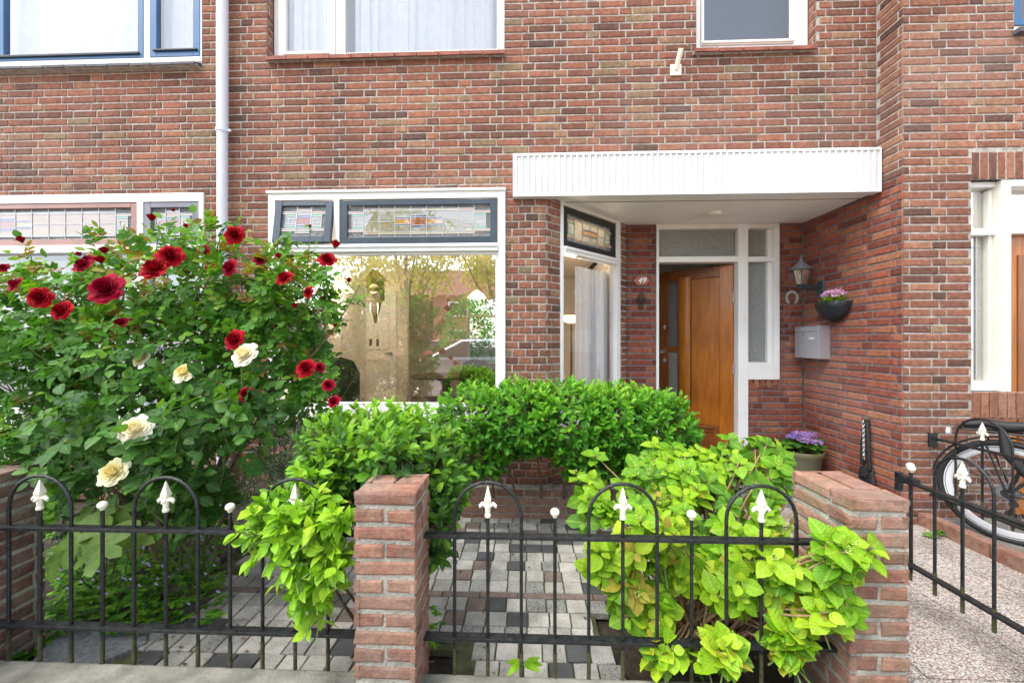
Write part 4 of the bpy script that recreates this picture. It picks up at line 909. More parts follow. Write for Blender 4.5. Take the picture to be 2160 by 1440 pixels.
# clothes-line style cable lock on wall
cq = onX(1836, 886, XS); cl_ = empty('cable_lock', (XS, cq.y, cq.z), 0, 'black cable lock and chain hanging on the porch side wall', 'cable')
b = MB(); b.tube([(0, 0, .01), (-.04, 0, .01), (-.045, 0, .02)], .006, M['chrome']); b.build('hook', cl_)
b = MB(); b.tube([(-.03, .0, .0), (-.035, .035, -.2), (-.03, .045, -.38)], .016, M['rubber'], 10); b.tube([(-.03, -.005, 0), (-.04, -.03, -.2), (-.03, -.03, -.4)], .014, M['rubber'], 10)
for i in range(7):
    pts = [(-.03-.012*math.sin(a*2), .055*math.cos(a)*(1+.05*i), -.42-i*.013+.03*math.sin(a)) for a in [2*PI*j/18 for j in range(19)]]; b.tube(pts, .0075, M['rubber'], 8)
b.build('cable', cl_, smooth=True)
b = MB()
for i in range(16):
    z_ = -.02-i*.02; r_ = .009; tw = i % 2
    b.tube([(-.05+(0 if tw else r_*math.cos(a)), .004+(r_*math.cos(a) if tw else 0), z_+.013*math.sin(a)) for a in [2*PI*j/8 for j in range(9)]], .0025, M['chrome'], 5)
b.build('chain', cl_)
# ================================================================ leaves
def leaf_tpl(ts, ws, fold=.18, curl=.25, wob=0):
    vs = []; uv = []
    for t, w in zip(ts, ws):
        zc = -curl*t*t
        for s in (-1, 0, 1):
            vs.append((s*w, t, zc+abs(s)*w*fold+(wob*math.sin(t*20)*abs(s)*w))); uv.append((s*w/max(ws)*.6, t))
    n = len(ts); fs = []
    for i in range(n-1):
        for j in (0, 1): k = 3*i+j; fs.append((k, k+1, k+4, k+3))
    return np.array(vs, float), np.array(fs), np.array(uv, float)
T_ROSE = leaf_tpl([0, .15, .4, .65, .87, 1], [.02, .24, .36, .33, .17, .01], .22, .18)
T_HEDGE = leaf_tpl([0, .12, .35, .6, .85, 1], [.015, .11, .235, .23, .10, .005], .3, .25)
T_BROAD = leaf_tpl([0, .12, .35, .6, .85, 1], [.02, .15, .29, .28, .13, .005], .28, .25)
T_HYD = leaf_tpl([0, .08, .16, .26, .36, .46, .56, .66, .76, .86, .94, 1], [.02, .15, .25, .345, .365, .405, .385, .37, .28, .20, .085, .005], .16, .26, .03)
T_SMALL = leaf_tpl([0, .4, .8, 1], [.05, .28, .2, .01], .2, .2)
T_EUO = leaf_tpl([0, .35, .75, 1], [.05, .27, .22, .02], .25, .15)
T_EUO[2][:, 0] = np.tile([-.6, 0, .6], 4)
T_TREE = leaf_tpl([0, .5, 1], [.05, .4, .02], .2, .2)
class Leaves:
    def __init__(s, tpl): s.t = tpl; s.b = []; s.d = []; s.n = []; s.s = []; s.r = []
    def add(s, b, d, n, size, r=None):
        s.b.append(tuple(b)); s.d.append(tuple(d)); s.n.append(tuple(n)); s.s.append(size); s.r.append(random.random() if r is None else min(max(r, 0), 1))
    def arrays(s, k0=0):
        V, Fc, UV = s.t; N = len(s.b); B = np.array(s.b); D = np.array(s.d); D /= np.linalg.norm(D, axis=1)[:, None]+1e-9
        Nn = np.array(s.n); X = np.cross(D, Nn); X /= np.linalg.norm(X, axis=1)[:, None]+1e-9; Zz = np.cross(X, D); sz = np.array(s.s)[:, None, None]
        ax = 1+rng.uniform(-.12, .12, (N, 1, 1)); cz = rng.uniform(.3, 1.8, (N, 1, 1))
        P_ = B[:, None, :]+sz*(V[None, :, 0:1]*ax*X[:, None, :]+V[None, :, 1:2]*D[:, None, :]+V[None, :, 2:3]*cz*Zz[:, None, :])
        nv = len(V); Fa = Fc[None]+(np.arange(N)*nv)[:, None, None]+k0
        return P_.reshape(-1, 3), Fa.reshape(-1, 4), np.tile(UV[Fc.reshape(-1)], (N, 1)), np.repeat(np.array(s.r), len(Fc))
def leaf_object(name, sets, parent=None):
    """sets: list of (Leaves, material) -> one mesh"""
    Ps, Fs, Us, Rs, Ms, k, mats = [], [], [], [], [], 0, []
    for L_, m in sets:
        if not L_.b: continue
        p, f, u, r = L_.arrays(k); k += len(p); Ps.append(p); Fs.append(f); Us.append(u); Rs.append(r); Ms.append(np.full(len(f), len(mats))); mats.append(m)
    p = np.concatenate(Ps); f = np.concatenate(Fs); u = np.concatenate(Us); r = np.concatenate(Rs); mi = np.concatenate(Ms)
    me = bpy.data.meshes.new(name); me.vertices.add(len(p)); me.vertices.foreach_set('co', p.astype(np.float32).ravel())
    me.loops.add(len(f)*4); me.loops.foreach_set('vertex_index', f.astype(np.int32).ravel())
    me.polygons.add(len(f)); me.polygons.foreach_set('loop_start', np.arange(len(f), dtype=np.int32)*4)
    me.update(calc_edges=True)
    for m in mats: me.materials.append(m)
    me.polygons.foreach_set('material_index', mi.astype(np.int32)); me.polygons.foreach_set('use_smooth', np.ones(len(f), bool))
    a = me.attributes.new('rnd', 'FLOAT', 'FACE'); a.data.foreach_set('value', r.astype(np.float32))
    ul = me.uv_layers.new(name='UVMap'); ul.data.foreach_set('uv', u.astype(np.float32).ravel())
    me.validate(); o = bpy.data.objects.new(name, me); link(o, parent); return o
def rv3(): 
    v = Vector((random.gauss(0, 1), random.gauss(0, 1), random.gauss(0, 1))); return v.normalized()
def ell(px, py, fwd, rx, ry, rd): 
    c = P(px, py, fwd); k = fwd/F; return (c, rx*k, rd, ry*k)
def inside(p, E, grow=1.0):
    for (c, a, b, h) in E:
        d = p-c
        if (d.x/(a*grow))**2+(d.y/(b*grow))**2+(d.z/(h*grow))**2 < 1: return True
    return False
def sample(E, n, shell=.55, keep=None, inner=.0):
    """points in a union of ellipsoids, mostly near its surface; yields (point, outward)"""
    ws = [(a*b*h)**(2/3) for (_, a, b, h) in E]; out = []; tries = 0
    while len(out) < n and tries < n*40:
        tries += 1
        e = random.choices(E, ws)[0]; c, a, b, h = e; v = rv3(); rr = random.uniform(shell, 1.0)
        p = c+Vector((v.x*a*rr, v.y*b*rr, v.z*h*rr))
        if inside(p, [x for x in E if x is not e], shell*.85) and random.random() > inner: continue
        if keep and not keep(p): continue
        o = Vector((v.x/a, v.y/b, v.z/h)).normalized(); out.append((p, o))
    return out
LIGHT = Vector((0, -.35, 1)).normalized()
def branch(mb, a, b, r0, r1, m, sag=.1, n=6, seg=5):
    a, b = Vector(a), Vector(b); d = b-a; side = rv3()*d.length*sag; pts = []
    for i in range(seg+1):
        t = i/seg; pts.append(a+d*t+side*math.sin(PI*t)+rv3()*d.length*.012)
    mb.tube(pts, [r0+(r1-r0)*i/seg for i in range(seg+1)], m, n)
# ---- rose flower template
def rose_mesh(name, m, petals=34, open_=1.0, seed=1):
    rs = random.Random(seed); b = MB(); nu, nv = 6, 6
    for (o, k) in ((.06, 3), (.15, 3), (.26, 5), (.38, 6), (.52, 6), (.67, 7), (.83, 7), (1.0, 6)):
        o *= open_; ph = rs.uniform(0, 6)
        if petals < 20 and o > .3: k = 4
        for i in range(k):
            q0 = ph+i*2*PI/k+rs.uniform(-.12, .12); hw_ = PI/k*rs.uniform(1.15, 1.5); rs_ = rs.uniform(.92, 1.08); vs = []; rip = rs.uniform(0, 6)
            for v in range(nv+1):
                fv = v/nv
                for u in range(nu+1):
                    fu = (u/nu-.5)*2; top = 1-.16*abs(fu)**2.2*(.4+fv)
                    f = fv*top; rad = (.05+.93*o)*(f**.62 if o < .5 else f**.8)*rs_
                    z = (.78-.52*o)*(f**(.9+.8*o))-(o**2)*.30*max(0, f-.72)/.28*(.6+.4*abs(fu))
                    rad += .035*o*math.sin(fu*4+rip)*fv+(-.05 if o < .3 else 0)*max(0, f-.8)*5; z += .03*math.sin(fu*5+rip)*fv*(.4+o)
                    wq = hw_*(.35+.65*math.sin(PI*min(1, .15+fv*.62))); q = q0+fu*wq
                    vs.append((rad*math.cos(q), rad*math.sin(q), z))
            fs = [(v*(nu+1)+u, v*(nu+1)+u+1, (v+1)*(nu+1)+u+1, (v+1)*(nu+1)+u) for v in range(nv) for u in range(nu)]
            b.add(vs, fs, m, min(1, max(0, .12+o*.8+rs.uniform(-.12, .12))))
    b.lathe((0, 0, -.12), [(.0, 0), (.1, .03), (.12, .1), (.05, .15)], M['stem_green'], 8)
    for i in range(5):
        a = 2*PI*i/5; b.add([(.05*math.cos(a-.6), .05*math.sin(a-.6), 0), (.05*math.cos(a+.6), .05*math.sin(a+.6), 0), (.34*math.cos(a), .34*math.sin(a), -.08)], [(0, 1, 2)], M['stem_green'])
    o = b.build(name, None, smooth=True); me = o.data; bpy.data.objects.remove(o); return me
RM = {k: [rose_mesh('rose_flower', M[m], 46, 1.0, s) for s in (1, 2)] for k, m in (('r', 'p_red'), ('c', 'p_crim'), ('y', 'p_yel'), ('w', 'p_cream'))}
RB = {k: rose_mesh('rose_bud', M[m], 18, .42, 3) for k, m in (('r', 'p_red'), ('c', 'p_crim'))}
def put_flower(parent, me, name, px, py, fwd, dpx, face, lab=None):
    o = bpy.data.objects.new(name, me); link(o, parent); p = P(px, py, fwd); o.location = p-parent.location
    sz = dpx/F*fwd/1.95; o.scale = (sz, sz, sz); o.rotation_euler = Vector(face).to_track_quat('Z', 'Y').to_euler(); o.rotation_euler.rotate_axis('Z', random.uniform(0, 6))
    if lab: o['label'] = lab
    return o
# ================================================================ red rose bush
random.seed(11)
base = onZ(360, 1190, 0); base.z = 0
rb = empty('rose_bush', base, 0, 'large bush full of deep red roses in front of the left windows', 'rose bush')
E = [ell(110, 650, 2.35, 175, 95, .34), ell(330, 600, 2.3, 170, 105, .34), ell(520, 600, 2.3, 150, 92, .3), ell(625, 640, 2.25, 92, 105, .22), ell(60, 800, 2.2, 150, 140, .36), ell(300, 740, 2.2, 200, 140, .4), ell(530, 740, 2.3, 130, 140, .32), ell(420, 900, 2.1, 210, 105, .34), ell(150, 900, 2.1, 170, 90, .3), ell(665, 800, 2.2, 58, 55, .12), ell(600, 830, 2.2, 80, 40, .16), ell(400, 500, 2.3, 60, 30, .08), ell(200, 1030, 2.45, 200, 70, .2), ell(400, 1040, 2.45, 110, 75, .2)]
LR = Leaves(T_ROSE); twig = MB()
def compound(Lv, p, d, up, size, n=5, col=None, tw=None):
    d = d.normalized(); side = d.cross(up).normalized(); L_ = size*1.9; c = random.random() if col is None else col
    for i in range((n-1)//2):
        q = p+d*L_*(.35+.36*i)
        for s in (-1, 1): Lv.add(q, side*s*.9+d*.55, up+rv3()*.18, size*random.uniform(.8, 1.0), c+random.uniform(-.12, .12))
    Lv.add(p+d*L_, d, up+rv3()*.15, size*1.12, c+random.uniform(-.1, .1))
    if tw: tw.tube([p, p+d*L_], .0011, M['stem_green'], 3, cap=False)
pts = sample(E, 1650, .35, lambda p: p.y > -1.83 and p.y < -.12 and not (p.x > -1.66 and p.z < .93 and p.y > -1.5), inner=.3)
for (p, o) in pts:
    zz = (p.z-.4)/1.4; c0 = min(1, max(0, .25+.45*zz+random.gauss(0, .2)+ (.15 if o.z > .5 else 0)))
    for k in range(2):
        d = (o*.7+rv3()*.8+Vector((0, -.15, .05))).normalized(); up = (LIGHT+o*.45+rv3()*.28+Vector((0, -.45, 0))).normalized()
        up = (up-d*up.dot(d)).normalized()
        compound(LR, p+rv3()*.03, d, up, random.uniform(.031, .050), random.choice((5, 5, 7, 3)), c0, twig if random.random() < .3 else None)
# tall shoots standing out of the top
for (px, py, fw_, h) in ((60, 520, 2.3, 60), (335, 470, 2.3, 60), (360, 465, 2.3, 60), (500, 455, 2.35, 60), (590, 480, 2.3, 60), (655, 480, 2.25, 70), (735, 600, 2.2, 60), (690, 545, 2.25, 60), (215, 545, 2.3, 40), (480, 470, 2.3, 40), (270, 560, 2.25, 50), (760, 600, 2.15, 50), (-10, 560, 2.3, 50)):
    tip = P(px, py, fw_); bot = P(px+random.uniform(-30, 10) if px < 700 else px-70, py+h*2.2, fw_+.05); branch(twig, bot, tip, .004, .0022, M['stem_green'], .06)
    for k in range(7):
        t_ = random.uniform(.2, .95); p = bot.lerp(tip, t_); d = (rv3()+Vector((0, -.2, .3))).normalized(); up = (LIGHT+rv3()*.3).normalized(); compound(LR, p, d, up, random.uniform(.026, .042), 5, random.uniform(.5, .95))
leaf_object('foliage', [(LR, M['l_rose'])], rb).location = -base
cane = MB()
for i in range(11):
    a = base+Vector((random.uniform(-.35, .35), random.uniform(-.12, .2), 0)); e = random.choice(E)[0]+rv3()*.12
    mid = a.lerp(e, .5)+Vector((random.uniform(-.1, .1), random.uniform(-.05, .1), .12)); branch(cane, a, mid, .012, .009, M['bark'] if i % 2 else M['stem_green'], .06); branch(cane, mid, e, .009, .004, M['stem_green'], .08)
for (a, b_, r_) in (((150, 960, 1.95), (275, 1075, 1.9), .013), ((275, 1075, 1.9), (330, 1180, 2.0), .012), ((430, 1130, 2.1), (610, 780, 2.2), .011), ((420, 1100, 2.1), (500, 900, 2.1), .012), ((340, 1150, 1.9), (280, 900, 1.95), .011), ((410, 1140, 2.0), (380, 920, 2.0), .012), ((530, 1100, 2.4), (560, 850, 2.3), .010), ((560, 830, 2.2), (700, 700, 2.2), .008)):
    branch(cane, P(*a), P(*b_), r_, r_*.6, M['bark'], .04, 8, 7)
for (p, o) in random.sample(pts, 130): branch(cane, p-o*.18+Vector((0, 0, -.14)), p, .0045, .002, M['stem_green'], .08, 5, 3)
cane.build('cane', rb, smooth=True).location = -base; twig.build('twig', rb).location = -base
bn = Vector((0, -1, .35))
RED = [(226, 611, 1.92, 70, 'c'), (330, 569, 2.0, 62, 'r'), (361, 542, 2.03, 52, 'r'), (496, 497, 2.1, 42, 'r'), (488, 566, 2.05, 42, 'c'), (690, 549, 2.05, 38, 'r'), (601, 588, 2.03, 40, 'r'), (497, 717, 2.0, 46, 'r'), (647, 777, 2.0, 42, 'r'), (86, 628, 2.0, 48, 'r'), (133, 655, 2.0, 46, 'r'), (35, 600, 2.0, 34, 'c'), (176, 560, 2.1, 38, 'c'), (255, 684, 2.0, 36, 'c'), (521, 832, 1.95, 36, 'c'), (705, 847, 1.95, 30, 'c'), (693, 812, 2.0, 28, 'c'), (674, 775, 2.05, 24, 'c'), (545, 833, 2.0, 22, 'c'), (452, 811, 2.05, 24, 'r'), (186, 550, 2.12, 30, 'c'), (430, 528, 2.15, 24, 'c'), (548, 548, 2.15, 28, 'c'), (445, 563, 2.12, 20, 'c'), (652, 617, 2.0, 28, 'r'), (8, 565, 2.05, 22, 'c')]
BUD = [(47, 511, 2.15, 24, 'c'), (319, 465, 2.15, 26, 'r'), (394, 480, 2.2, 16, 'c'), (222, 534, 2.1, 26, 'c'), (169, 540, 2.15, 18, 'c'), (213, 554, 2.08, 28, 'r'), (589, 544, 2.1, 20, 'c'), (706, 522, 2.08, 30, 'r'), (736, 595, 2.0, 18, 'r'), (622, 649, 2.0, 20, 'c'), (709, 689, 2.0, 14, 'c'), (495, 886, 1.95, 18, 'c'), (368, 446, 2.25, 12, 'c'), (655, 480, 2.2, 12, 'c'), (582, 690, 2.1, 12, 'c'), (700, 560, 2.1, 12, 'c')]
for i, (px, py, fw_, dp, k) in enumerate(RED): put_flower(rb, RM[k][i % 2], 'rose_flower', px, py, fw_-.07, dp*1.06, bn+Vector((random.uniform(-.45, .45), 0, random.uniform(-.15, .45))))
for (px, py, fw_, dp, k) in BUD: put_flower(rb, RB[k], 'rose_bud', px, py, fw_-.05, dp*1.5, (random.uniform(-.5, .5), random.uniform(-.7, -.2), 1))
# ================================================================ yellow rose bush (broad dark leaves)
base = onZ(430, 1240, 0); base.z = 0
yb_ = empty('rose_bush', base, 0, 'low rose bush with broad dark leaves and pale yellow roses just behind the fence', 'rose bush')
E2 = [ell(340, 920, 1.75, 110, 60, .1), ell(160, 900, 1.75, 90, 60, .1), ell(200, 985, 1.9, 110, 50, .15), ell(90, 960, 1.95, 60, 50, .1), ell(430, 1050, 1.95, 90, 50, .12), ell(480, 930, 1.8, 110, 75, .12), ell(480, 860, 1.85, 120, 60, .1), ell(360, 1010, 1.75, 90, 45, .08)]
LY = Leaves(T_ROSE); tw = MB()
for (p, o) in sample(E2, 300, .2, lambda p: not (p.x > -1.42 and p.z < 1.0), inner=.6):
    d = (rv3()+Vector((0, -.3, .1))).normalized(); up = (LIGHT+Vector((0, -.7, 0))+rv3()*.3).normalized(); up = (up-d*up.dot(d)).normalized()
    compound(LY, p, d, up, random.uniform(.042, .062), random.choice((3, 5)), random.uniform(.1, .8), tw)
leaf_object('foliage', [(LY, M['l_yrose'])], yb_).location = -base
for (px, py, fw_) in ((518, 750, 1.86), (390, 785, 1.86), (290, 905, 1.72), (245, 998, 1.65), (300, 757, 2.0), (480, 930, 1.8), (180, 930, 1.75)):
    a = base+Vector((random.uniform(-.12, .12), random.uniform(-.1, .1), 0)); branch(tw, a, P(px, py+12, fw_), .009, .004, M['stem_green'], .1, 7, 8)
tw.build('stem', yb_, smooth=True).location = -base
for i, (px, py, fw_, dp, k) in enumerate(((518, 750, 1.84, 56, 'w'), (391, 786, 1.86, 46, 'y'), (290, 906, 1.68, 64, 'w'), (242, 997, 1.62, 58, 'y'), (300, 757, 2.0, 36, 'y'))):
    put_flower(yb_, RM[k][i % 2], 'rose_flower', px, py, fw_, dp*1.1, (random.uniform(-.2, .2), -.9, .62), 'creamy white rose' if k == 'w' else None)
# ================================================================ evergreen hedge in the brick planter
def shoots(Lv, E, n, size, mat_r, nl=(5, 8), shell=.7, keep=None, upb=.5, spread=.75, tw=None, m_tw=None, inner=.15, front=.3):
    pts = sample(E, n, shell, keep, inner)
    for (p, o) in pts:
        ax = (o*.8+Vector((0, -front, upb))+rv3()*.35).normalized(); ref = ax.orthogonal().normalized(); bi = ax.cross(ref); c0 = mat_r(p, o); L_ = size*1.3; n_ = random.randint(*nl); ph = random.uniform(0, 6)
        for i in range(n_):
            t_ = i/max(1, n_-1); a = ph+i*(PI if i % 2 else PI/2+.0)+i*.3; rad = ref*math.cos(a)+bi*math.sin(a)
            d = (ax*(.25+.75*t_)+rad*spread*(1.15-.6*t_)).normalized(); up = (ax*.6+LIGHT*.8-rad*.25+Vector((0, -.25, 0))).normalized(); up = (up-d*up.dot(d)).normalized()
            Lv.add(p+ax*L_*(t_-.6), d, up, size*random.uniform(.75, 1.15)*(1-.25*t_), c0+random.uniform(-.12, .12)+.12*t_)
        if tw: branch(tw, p-ax*L_*1.8, p+ax*L_*.4, .0022, .0012, m_tw or M['stem_green'], .05, 4, 2)
    return pts
random.seed(21)
base = onY(1100, 1092, -.2); base.z = .05
hd = empty('hedge', base, 0, 'clipped glossy evergreen hedge in the low brick planter in front of the bay', 'hedge')
E3 = [ell(1010, 885, 2.9, 88, 72, .26), ell(1100, 880, 2.88, 100, 74, .3), ell(1200, 885, 2.85, 110, 78, .3), ell(1300, 895, 2.85, 110, 80, .3), ell(1385, 915, 2.85, 75, 92, .28), ell(1350, 970, 2.8, 90, 50, .2), ell(1010, 960, 2.85, 70, 40, .18), ell(1240, 960, 2.8, 70, 45, .2)]
LH = Leaves(T_HEDGE); ht = MB()
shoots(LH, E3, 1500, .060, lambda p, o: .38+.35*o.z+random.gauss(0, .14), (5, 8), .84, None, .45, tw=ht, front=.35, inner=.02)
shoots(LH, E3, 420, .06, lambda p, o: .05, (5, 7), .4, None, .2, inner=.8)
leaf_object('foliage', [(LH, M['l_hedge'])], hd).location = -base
for i in range(9): branch(ht, P(990+i*50, 1050, 3.1), P(980+i*52+random.uniform(-40, 40), 910, 2.95), .012, .004, M['bark'], .1, 6, 6)
ht.build('branch', hd).location = -base
# planter
px0, px1 = onY(975, 1070, -.27).x, onY(1330, 1070, -.27).x; zp = onY(1090, 1030, -.27).z
w = MB(); brick_wall(w, (px0, -.27, 0), XA, XB, px1-px0, 0, zp, M['brick_pier'], M['mortar_pier'], []); w.box(px0, px1, -.262, -.16, 0, zp-.004, M['mortar_pier']); w.box(px0, px1, -.159, .0, .1, zp-.06, M['soil'])
pl2 = w.build('brick_planter'); tag(pl2, 'low brick planter wall under the evergreen hedge', 'planter')
b = MB(); random.seed(4)
for j in range(5):
    for i in range(40):
        x = px0+.08+i*(px1-px0-.2)/40; d = (px1-px0-.2)/40; z_ = zp+.0+j*.012; y_ = -.2+j*.015
        b.tube([(x, y_, z_+random.uniform(-.004, .004)), (x+d/2, y_, z_+.008), (x+d, y_, z_+random.uniform(-.004, .004))], .0013, M['dark'], 4, cap=False)
o = b.build('wire_mesh'); tag(o, 'rusty dark chicken wire lying on the edge of the brick planter', 'wire mesh')
# ================================================================ viburnum over the middle pier
base = Vector((-.75, -1.6, 0))
vb = empty('viburnum_bush', base, 0, 'evergreen bush spilling over the middle brick pier and the fence rail', 'shrub')
E4 = [ell(860, 940, 1.95, 105, 66, .2), ell(740, 950, 1.85, 100, 72, .2), ell(695, 1005, 1.75, 50, 60, .14), ell(930, 1010, 1.85, 50, 90, .14), ell(915, 1110, 1.72, 40, 75, .08), ell(640, 1090, 1.62, 80, 60, .1), ell(790, 1000, 1.8, 90, 60, .15), ell(820, 960, 1.68, 70, 42, .08)]
E5 = [ell(565, 1120, 1.52, 50, 55, .05), ell(640, 1050, 1.58, 75, 40, .06), ell(650, 1110, 1.50, 88, 62, .07), ell(590, 1130, 1.48, 62, 48, .05), ell(650, 1200, 1.46, 75, 70, .05), ell(672, 1270, 1.45, 48, 55, .04), ell(715, 1170, 1.46, 32, 90, .03)]
E6 = [ell(790, 885, 2.0, 95, 32, .12), ell(860, 890, 1.95, 60, 28, .1), ell(650, 1000, 1.6, 30, 25, .05), ell(735, 950, 1.68, 40, 40, .05)]
LV = Leaves(T_HEDGE); vt0 = 0; LB = Leaves(T_BROAD); vt = MB()
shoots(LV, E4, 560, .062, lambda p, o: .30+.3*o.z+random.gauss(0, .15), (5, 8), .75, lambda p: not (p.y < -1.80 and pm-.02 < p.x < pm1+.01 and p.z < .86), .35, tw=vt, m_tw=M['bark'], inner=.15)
shoots(LB, E5, 135, .066, lambda p, o: random.gauss(.45, .2), (5, 7), .5, lambda p: not (p.y > -2.03 and p.y < -1.78 and pm-.05 < p.x < pm1+.04), .1, tw=vt, inner=.5)
shoots(LB, E4, 90, .058, lambda p, o: random.gauss(.25, .2), (5, 7), .9, lambda p: not (p.y < -1.80 and pm-.02 < p.x < pm1+.01 and p.z < .86), .6, inner=.1)
shoots(LB, E6, 60, .058, lambda p, o: random.gauss(.3, .2), (5, 7), .5, None, .9, inner=.5)
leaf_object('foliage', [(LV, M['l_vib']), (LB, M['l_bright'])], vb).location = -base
for i in range(12): branch(vt, base+Vector((random.uniform(-.1, .15), random.uniform(-.1, .1), 0)), random.choice(E4)[0], .009, .004, M['bark'], .1, 6, 6)
vt.build('branch', vb).location = -base
# ================================================================ hydrangea
random.seed(31)
base = onZ(1480, 1360, .02); base.z = 0
hy_ = empty('hydrangea_bush', base, 0, 'bright lime green hydrangea bush growing through the right fence panel', 'hydrangea')
LHY = Leaves(T_HYD); hs2 = MB(); fl2 = MB()
E7 = [ell(1560, 1010, 2.15, 150, 70, .25), ell(1410, 1010, 2.1, 110, 62, .2), ell(1480, 1100, 1.85, 170, 75, .2), ell(1650, 1090, 1.8, 75, 55, .12), ell(1450, 970, 2.3, 100, 45, .15), ell(1250, 1010, 2.15, 55, 55, .1), ell(1580, 950, 2.3, 90, 32, .12), ell(1260, 1080, 1.95, 50, 45, .1)]
E8 = [ell(1370, 1140, 1.62, 80, 70, .08), ell(1270, 1160, 1.62, 55, 55, .06), ell(1560, 1190, 1.62, 120, 70, .1), ell(1660, 1210, 1.52, 110, 90, .1), ell(1550, 1240, 1.56, 80, 50, .07), ell(1320, 1250, 1.6, 55, 70, .05), ell(1370, 1290, 1.62, 50, 60, .06), ell(1460, 1200, 1.68, 80, 50, .08)]
E9 = [ell(1785, 1180, 1.37, 78, 62, .05), ell(1760, 1260, 1.38, 70, 50, .05), ell(1670, 1360, 1.45, 42, 45, .03), ell(1520, 1370, 1.45, 46, 26, .03), ell(1400, 1370, 1.5, 42, 26, .03)]
ok = lambda p: not (-1.97 < p.y < -1.62 and p.x > pr0-.03)
def ros(E, n, size, shell, r0, keep=None, inner=.3):
    pts = sample(E, n, shell, keep, inner)
    for (p, o) in pts:
        ax = (o*.55+Vector((0, -.45, .65))+rv3()*.3).normalized(); ref = ax.orthogonal().normalized(); bi = ax.cross(ref); ph = random.uniform(0, 6); c0 = random.gauss(r0, .26)
        for k in range(3):
            for s in range(2):
                a = ph+k*PI/2+s*PI+random.uniform(-.2, .2); rad = ref*math.cos(a)+bi*math.sin(a); el = .75-.35*k
                d = (rad+ax*(.55-.3*el+.25*(2-k)*.0-.1+.25*(k == 0))).normalized() if k else (rad*.8+ax*.75).normalized()
                up = (ax-d*ax.dot(d)).normalized(); sz = size*(.55, 1.0, .95)[k]*random.uniform(.85, 1.15)
                LHY.add(p-ax*size*.28*k+rad*.006, d, up+rv3()*.3, sz, c0+random.uniform(-.1, .1)+(.15 if k == 0 else 0))
        branch(hs2, p-ax*size*1.6, p, .0032, .0026, M['stem_green'], .04, 5, 2)
        if random.random() < .3:
            for q in range(14): fl2.lathe(p+ax*.012+rv3()*.012, [(0, -.002), (.0028, 0), (0, .002)], M['l_bud'], 5)
    return pts
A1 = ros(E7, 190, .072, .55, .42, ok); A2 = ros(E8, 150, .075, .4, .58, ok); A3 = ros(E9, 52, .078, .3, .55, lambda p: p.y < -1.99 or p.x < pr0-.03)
LHY2 = LHY
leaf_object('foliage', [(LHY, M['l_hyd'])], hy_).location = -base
for (p, o) in A1[::2]+A2[::2]+A3:
    a = base+Vector((random.uniform(-.16, .16), random.uniform(-.1, .2), .02)); mid = a.lerp(p, .55)+Vector((0, 0, .08)); branch(hs2, a, mid, .006, .0045, M['stem_tan'], .05, 6, 5); branch(hs2, mid, p, .0045, .003, M['stem_tan'], .05, 6, 4)
for i in range(26): a = base+Vector((random.uniform(-.14, .14), random.uniform(-.14, .14), 0)); branch(hs2, a, a+Vector((random.uniform(-.12, .12), random.uniform(-.08, .1), random.uniform(.12, .38))), .006, .003, M['stem_tan'], .05, 6, 4)
hs2.build('stem', hy_, smooth=True).location = -base; fl2.build('flower_bud', hy_).location = -base
# ================================================================ variegated shrub, ground plants
random.seed(41)
base = onZ(600, 1095, 0); base.z = 0
ev = empty('variegated_shrub', base, 0, 'white-edged variegated shrub beneath the main window', 'shrub'); LE = Leaves(T_EUO)
E10 = [ell(605, 940, 2.2, 75, 75, .12), ell(565, 1020, 2.15, 60, 65, .12), ell(670, 910, 2.8, 60, 40, .15), ell(640, 1000, 2.7, 60, 60, .2)]
shoots(LE, E10, 1000, .029, lambda p, o: random.random(), (5, 8), .6, None, .3, inner=.3); leaf_object('foliage', [(LE, M['l_euo'])], ev).location = -base
b = MB()
for i in range(10): branch(b, base+rv3()*.03, random.choice(E10)[0]+rv3()*.1, .007, .003, M['bark'], .1, 5, 4)
b.build('branch', ev).location = -base
base = P(10, 1100, 2.2); base.z = 0
wf = empty('flowering_shrub', base, 0, 'shrub with clusters of tiny white flowers at the left edge', 'shrub'); LW_ = Leaves(T_SMALL); LF = Leaves(T_SMALL)
E11 = [ell(10, 930, 1.9, 62, 50, .1), ell(120, 870, 2.15, 40, 40, .1), ell(110, 780, 2.2, 35, 30, .1), ell(5, 1010, 1.95, 45, 40, .1)]
shoots(LW_, E11, 130, .035, lambda p, o: random.random(), (4, 7), .5, None, .4, inner=.4)
for (p, o) in sample(E11[:2], 260, .75, None, .2):
    for k in range(4): LF.add(p+o*.03+rv3()*.012, rv3(), (Vector((0, -1, .6))+rv3()*.5).normalized(), .009, random.random())
leaf_object('foliage', [(LW_, M['l_vib'])], wf).location = -base; leaf_object('blossom', [(LF, M['p_white'])], wf).location = -base
b = MB()
for e_ in E11: branch(b, base, e_[0], .006, .003, M['bark'], .1, 5, 4)
b.build('branch', wf).location = -base
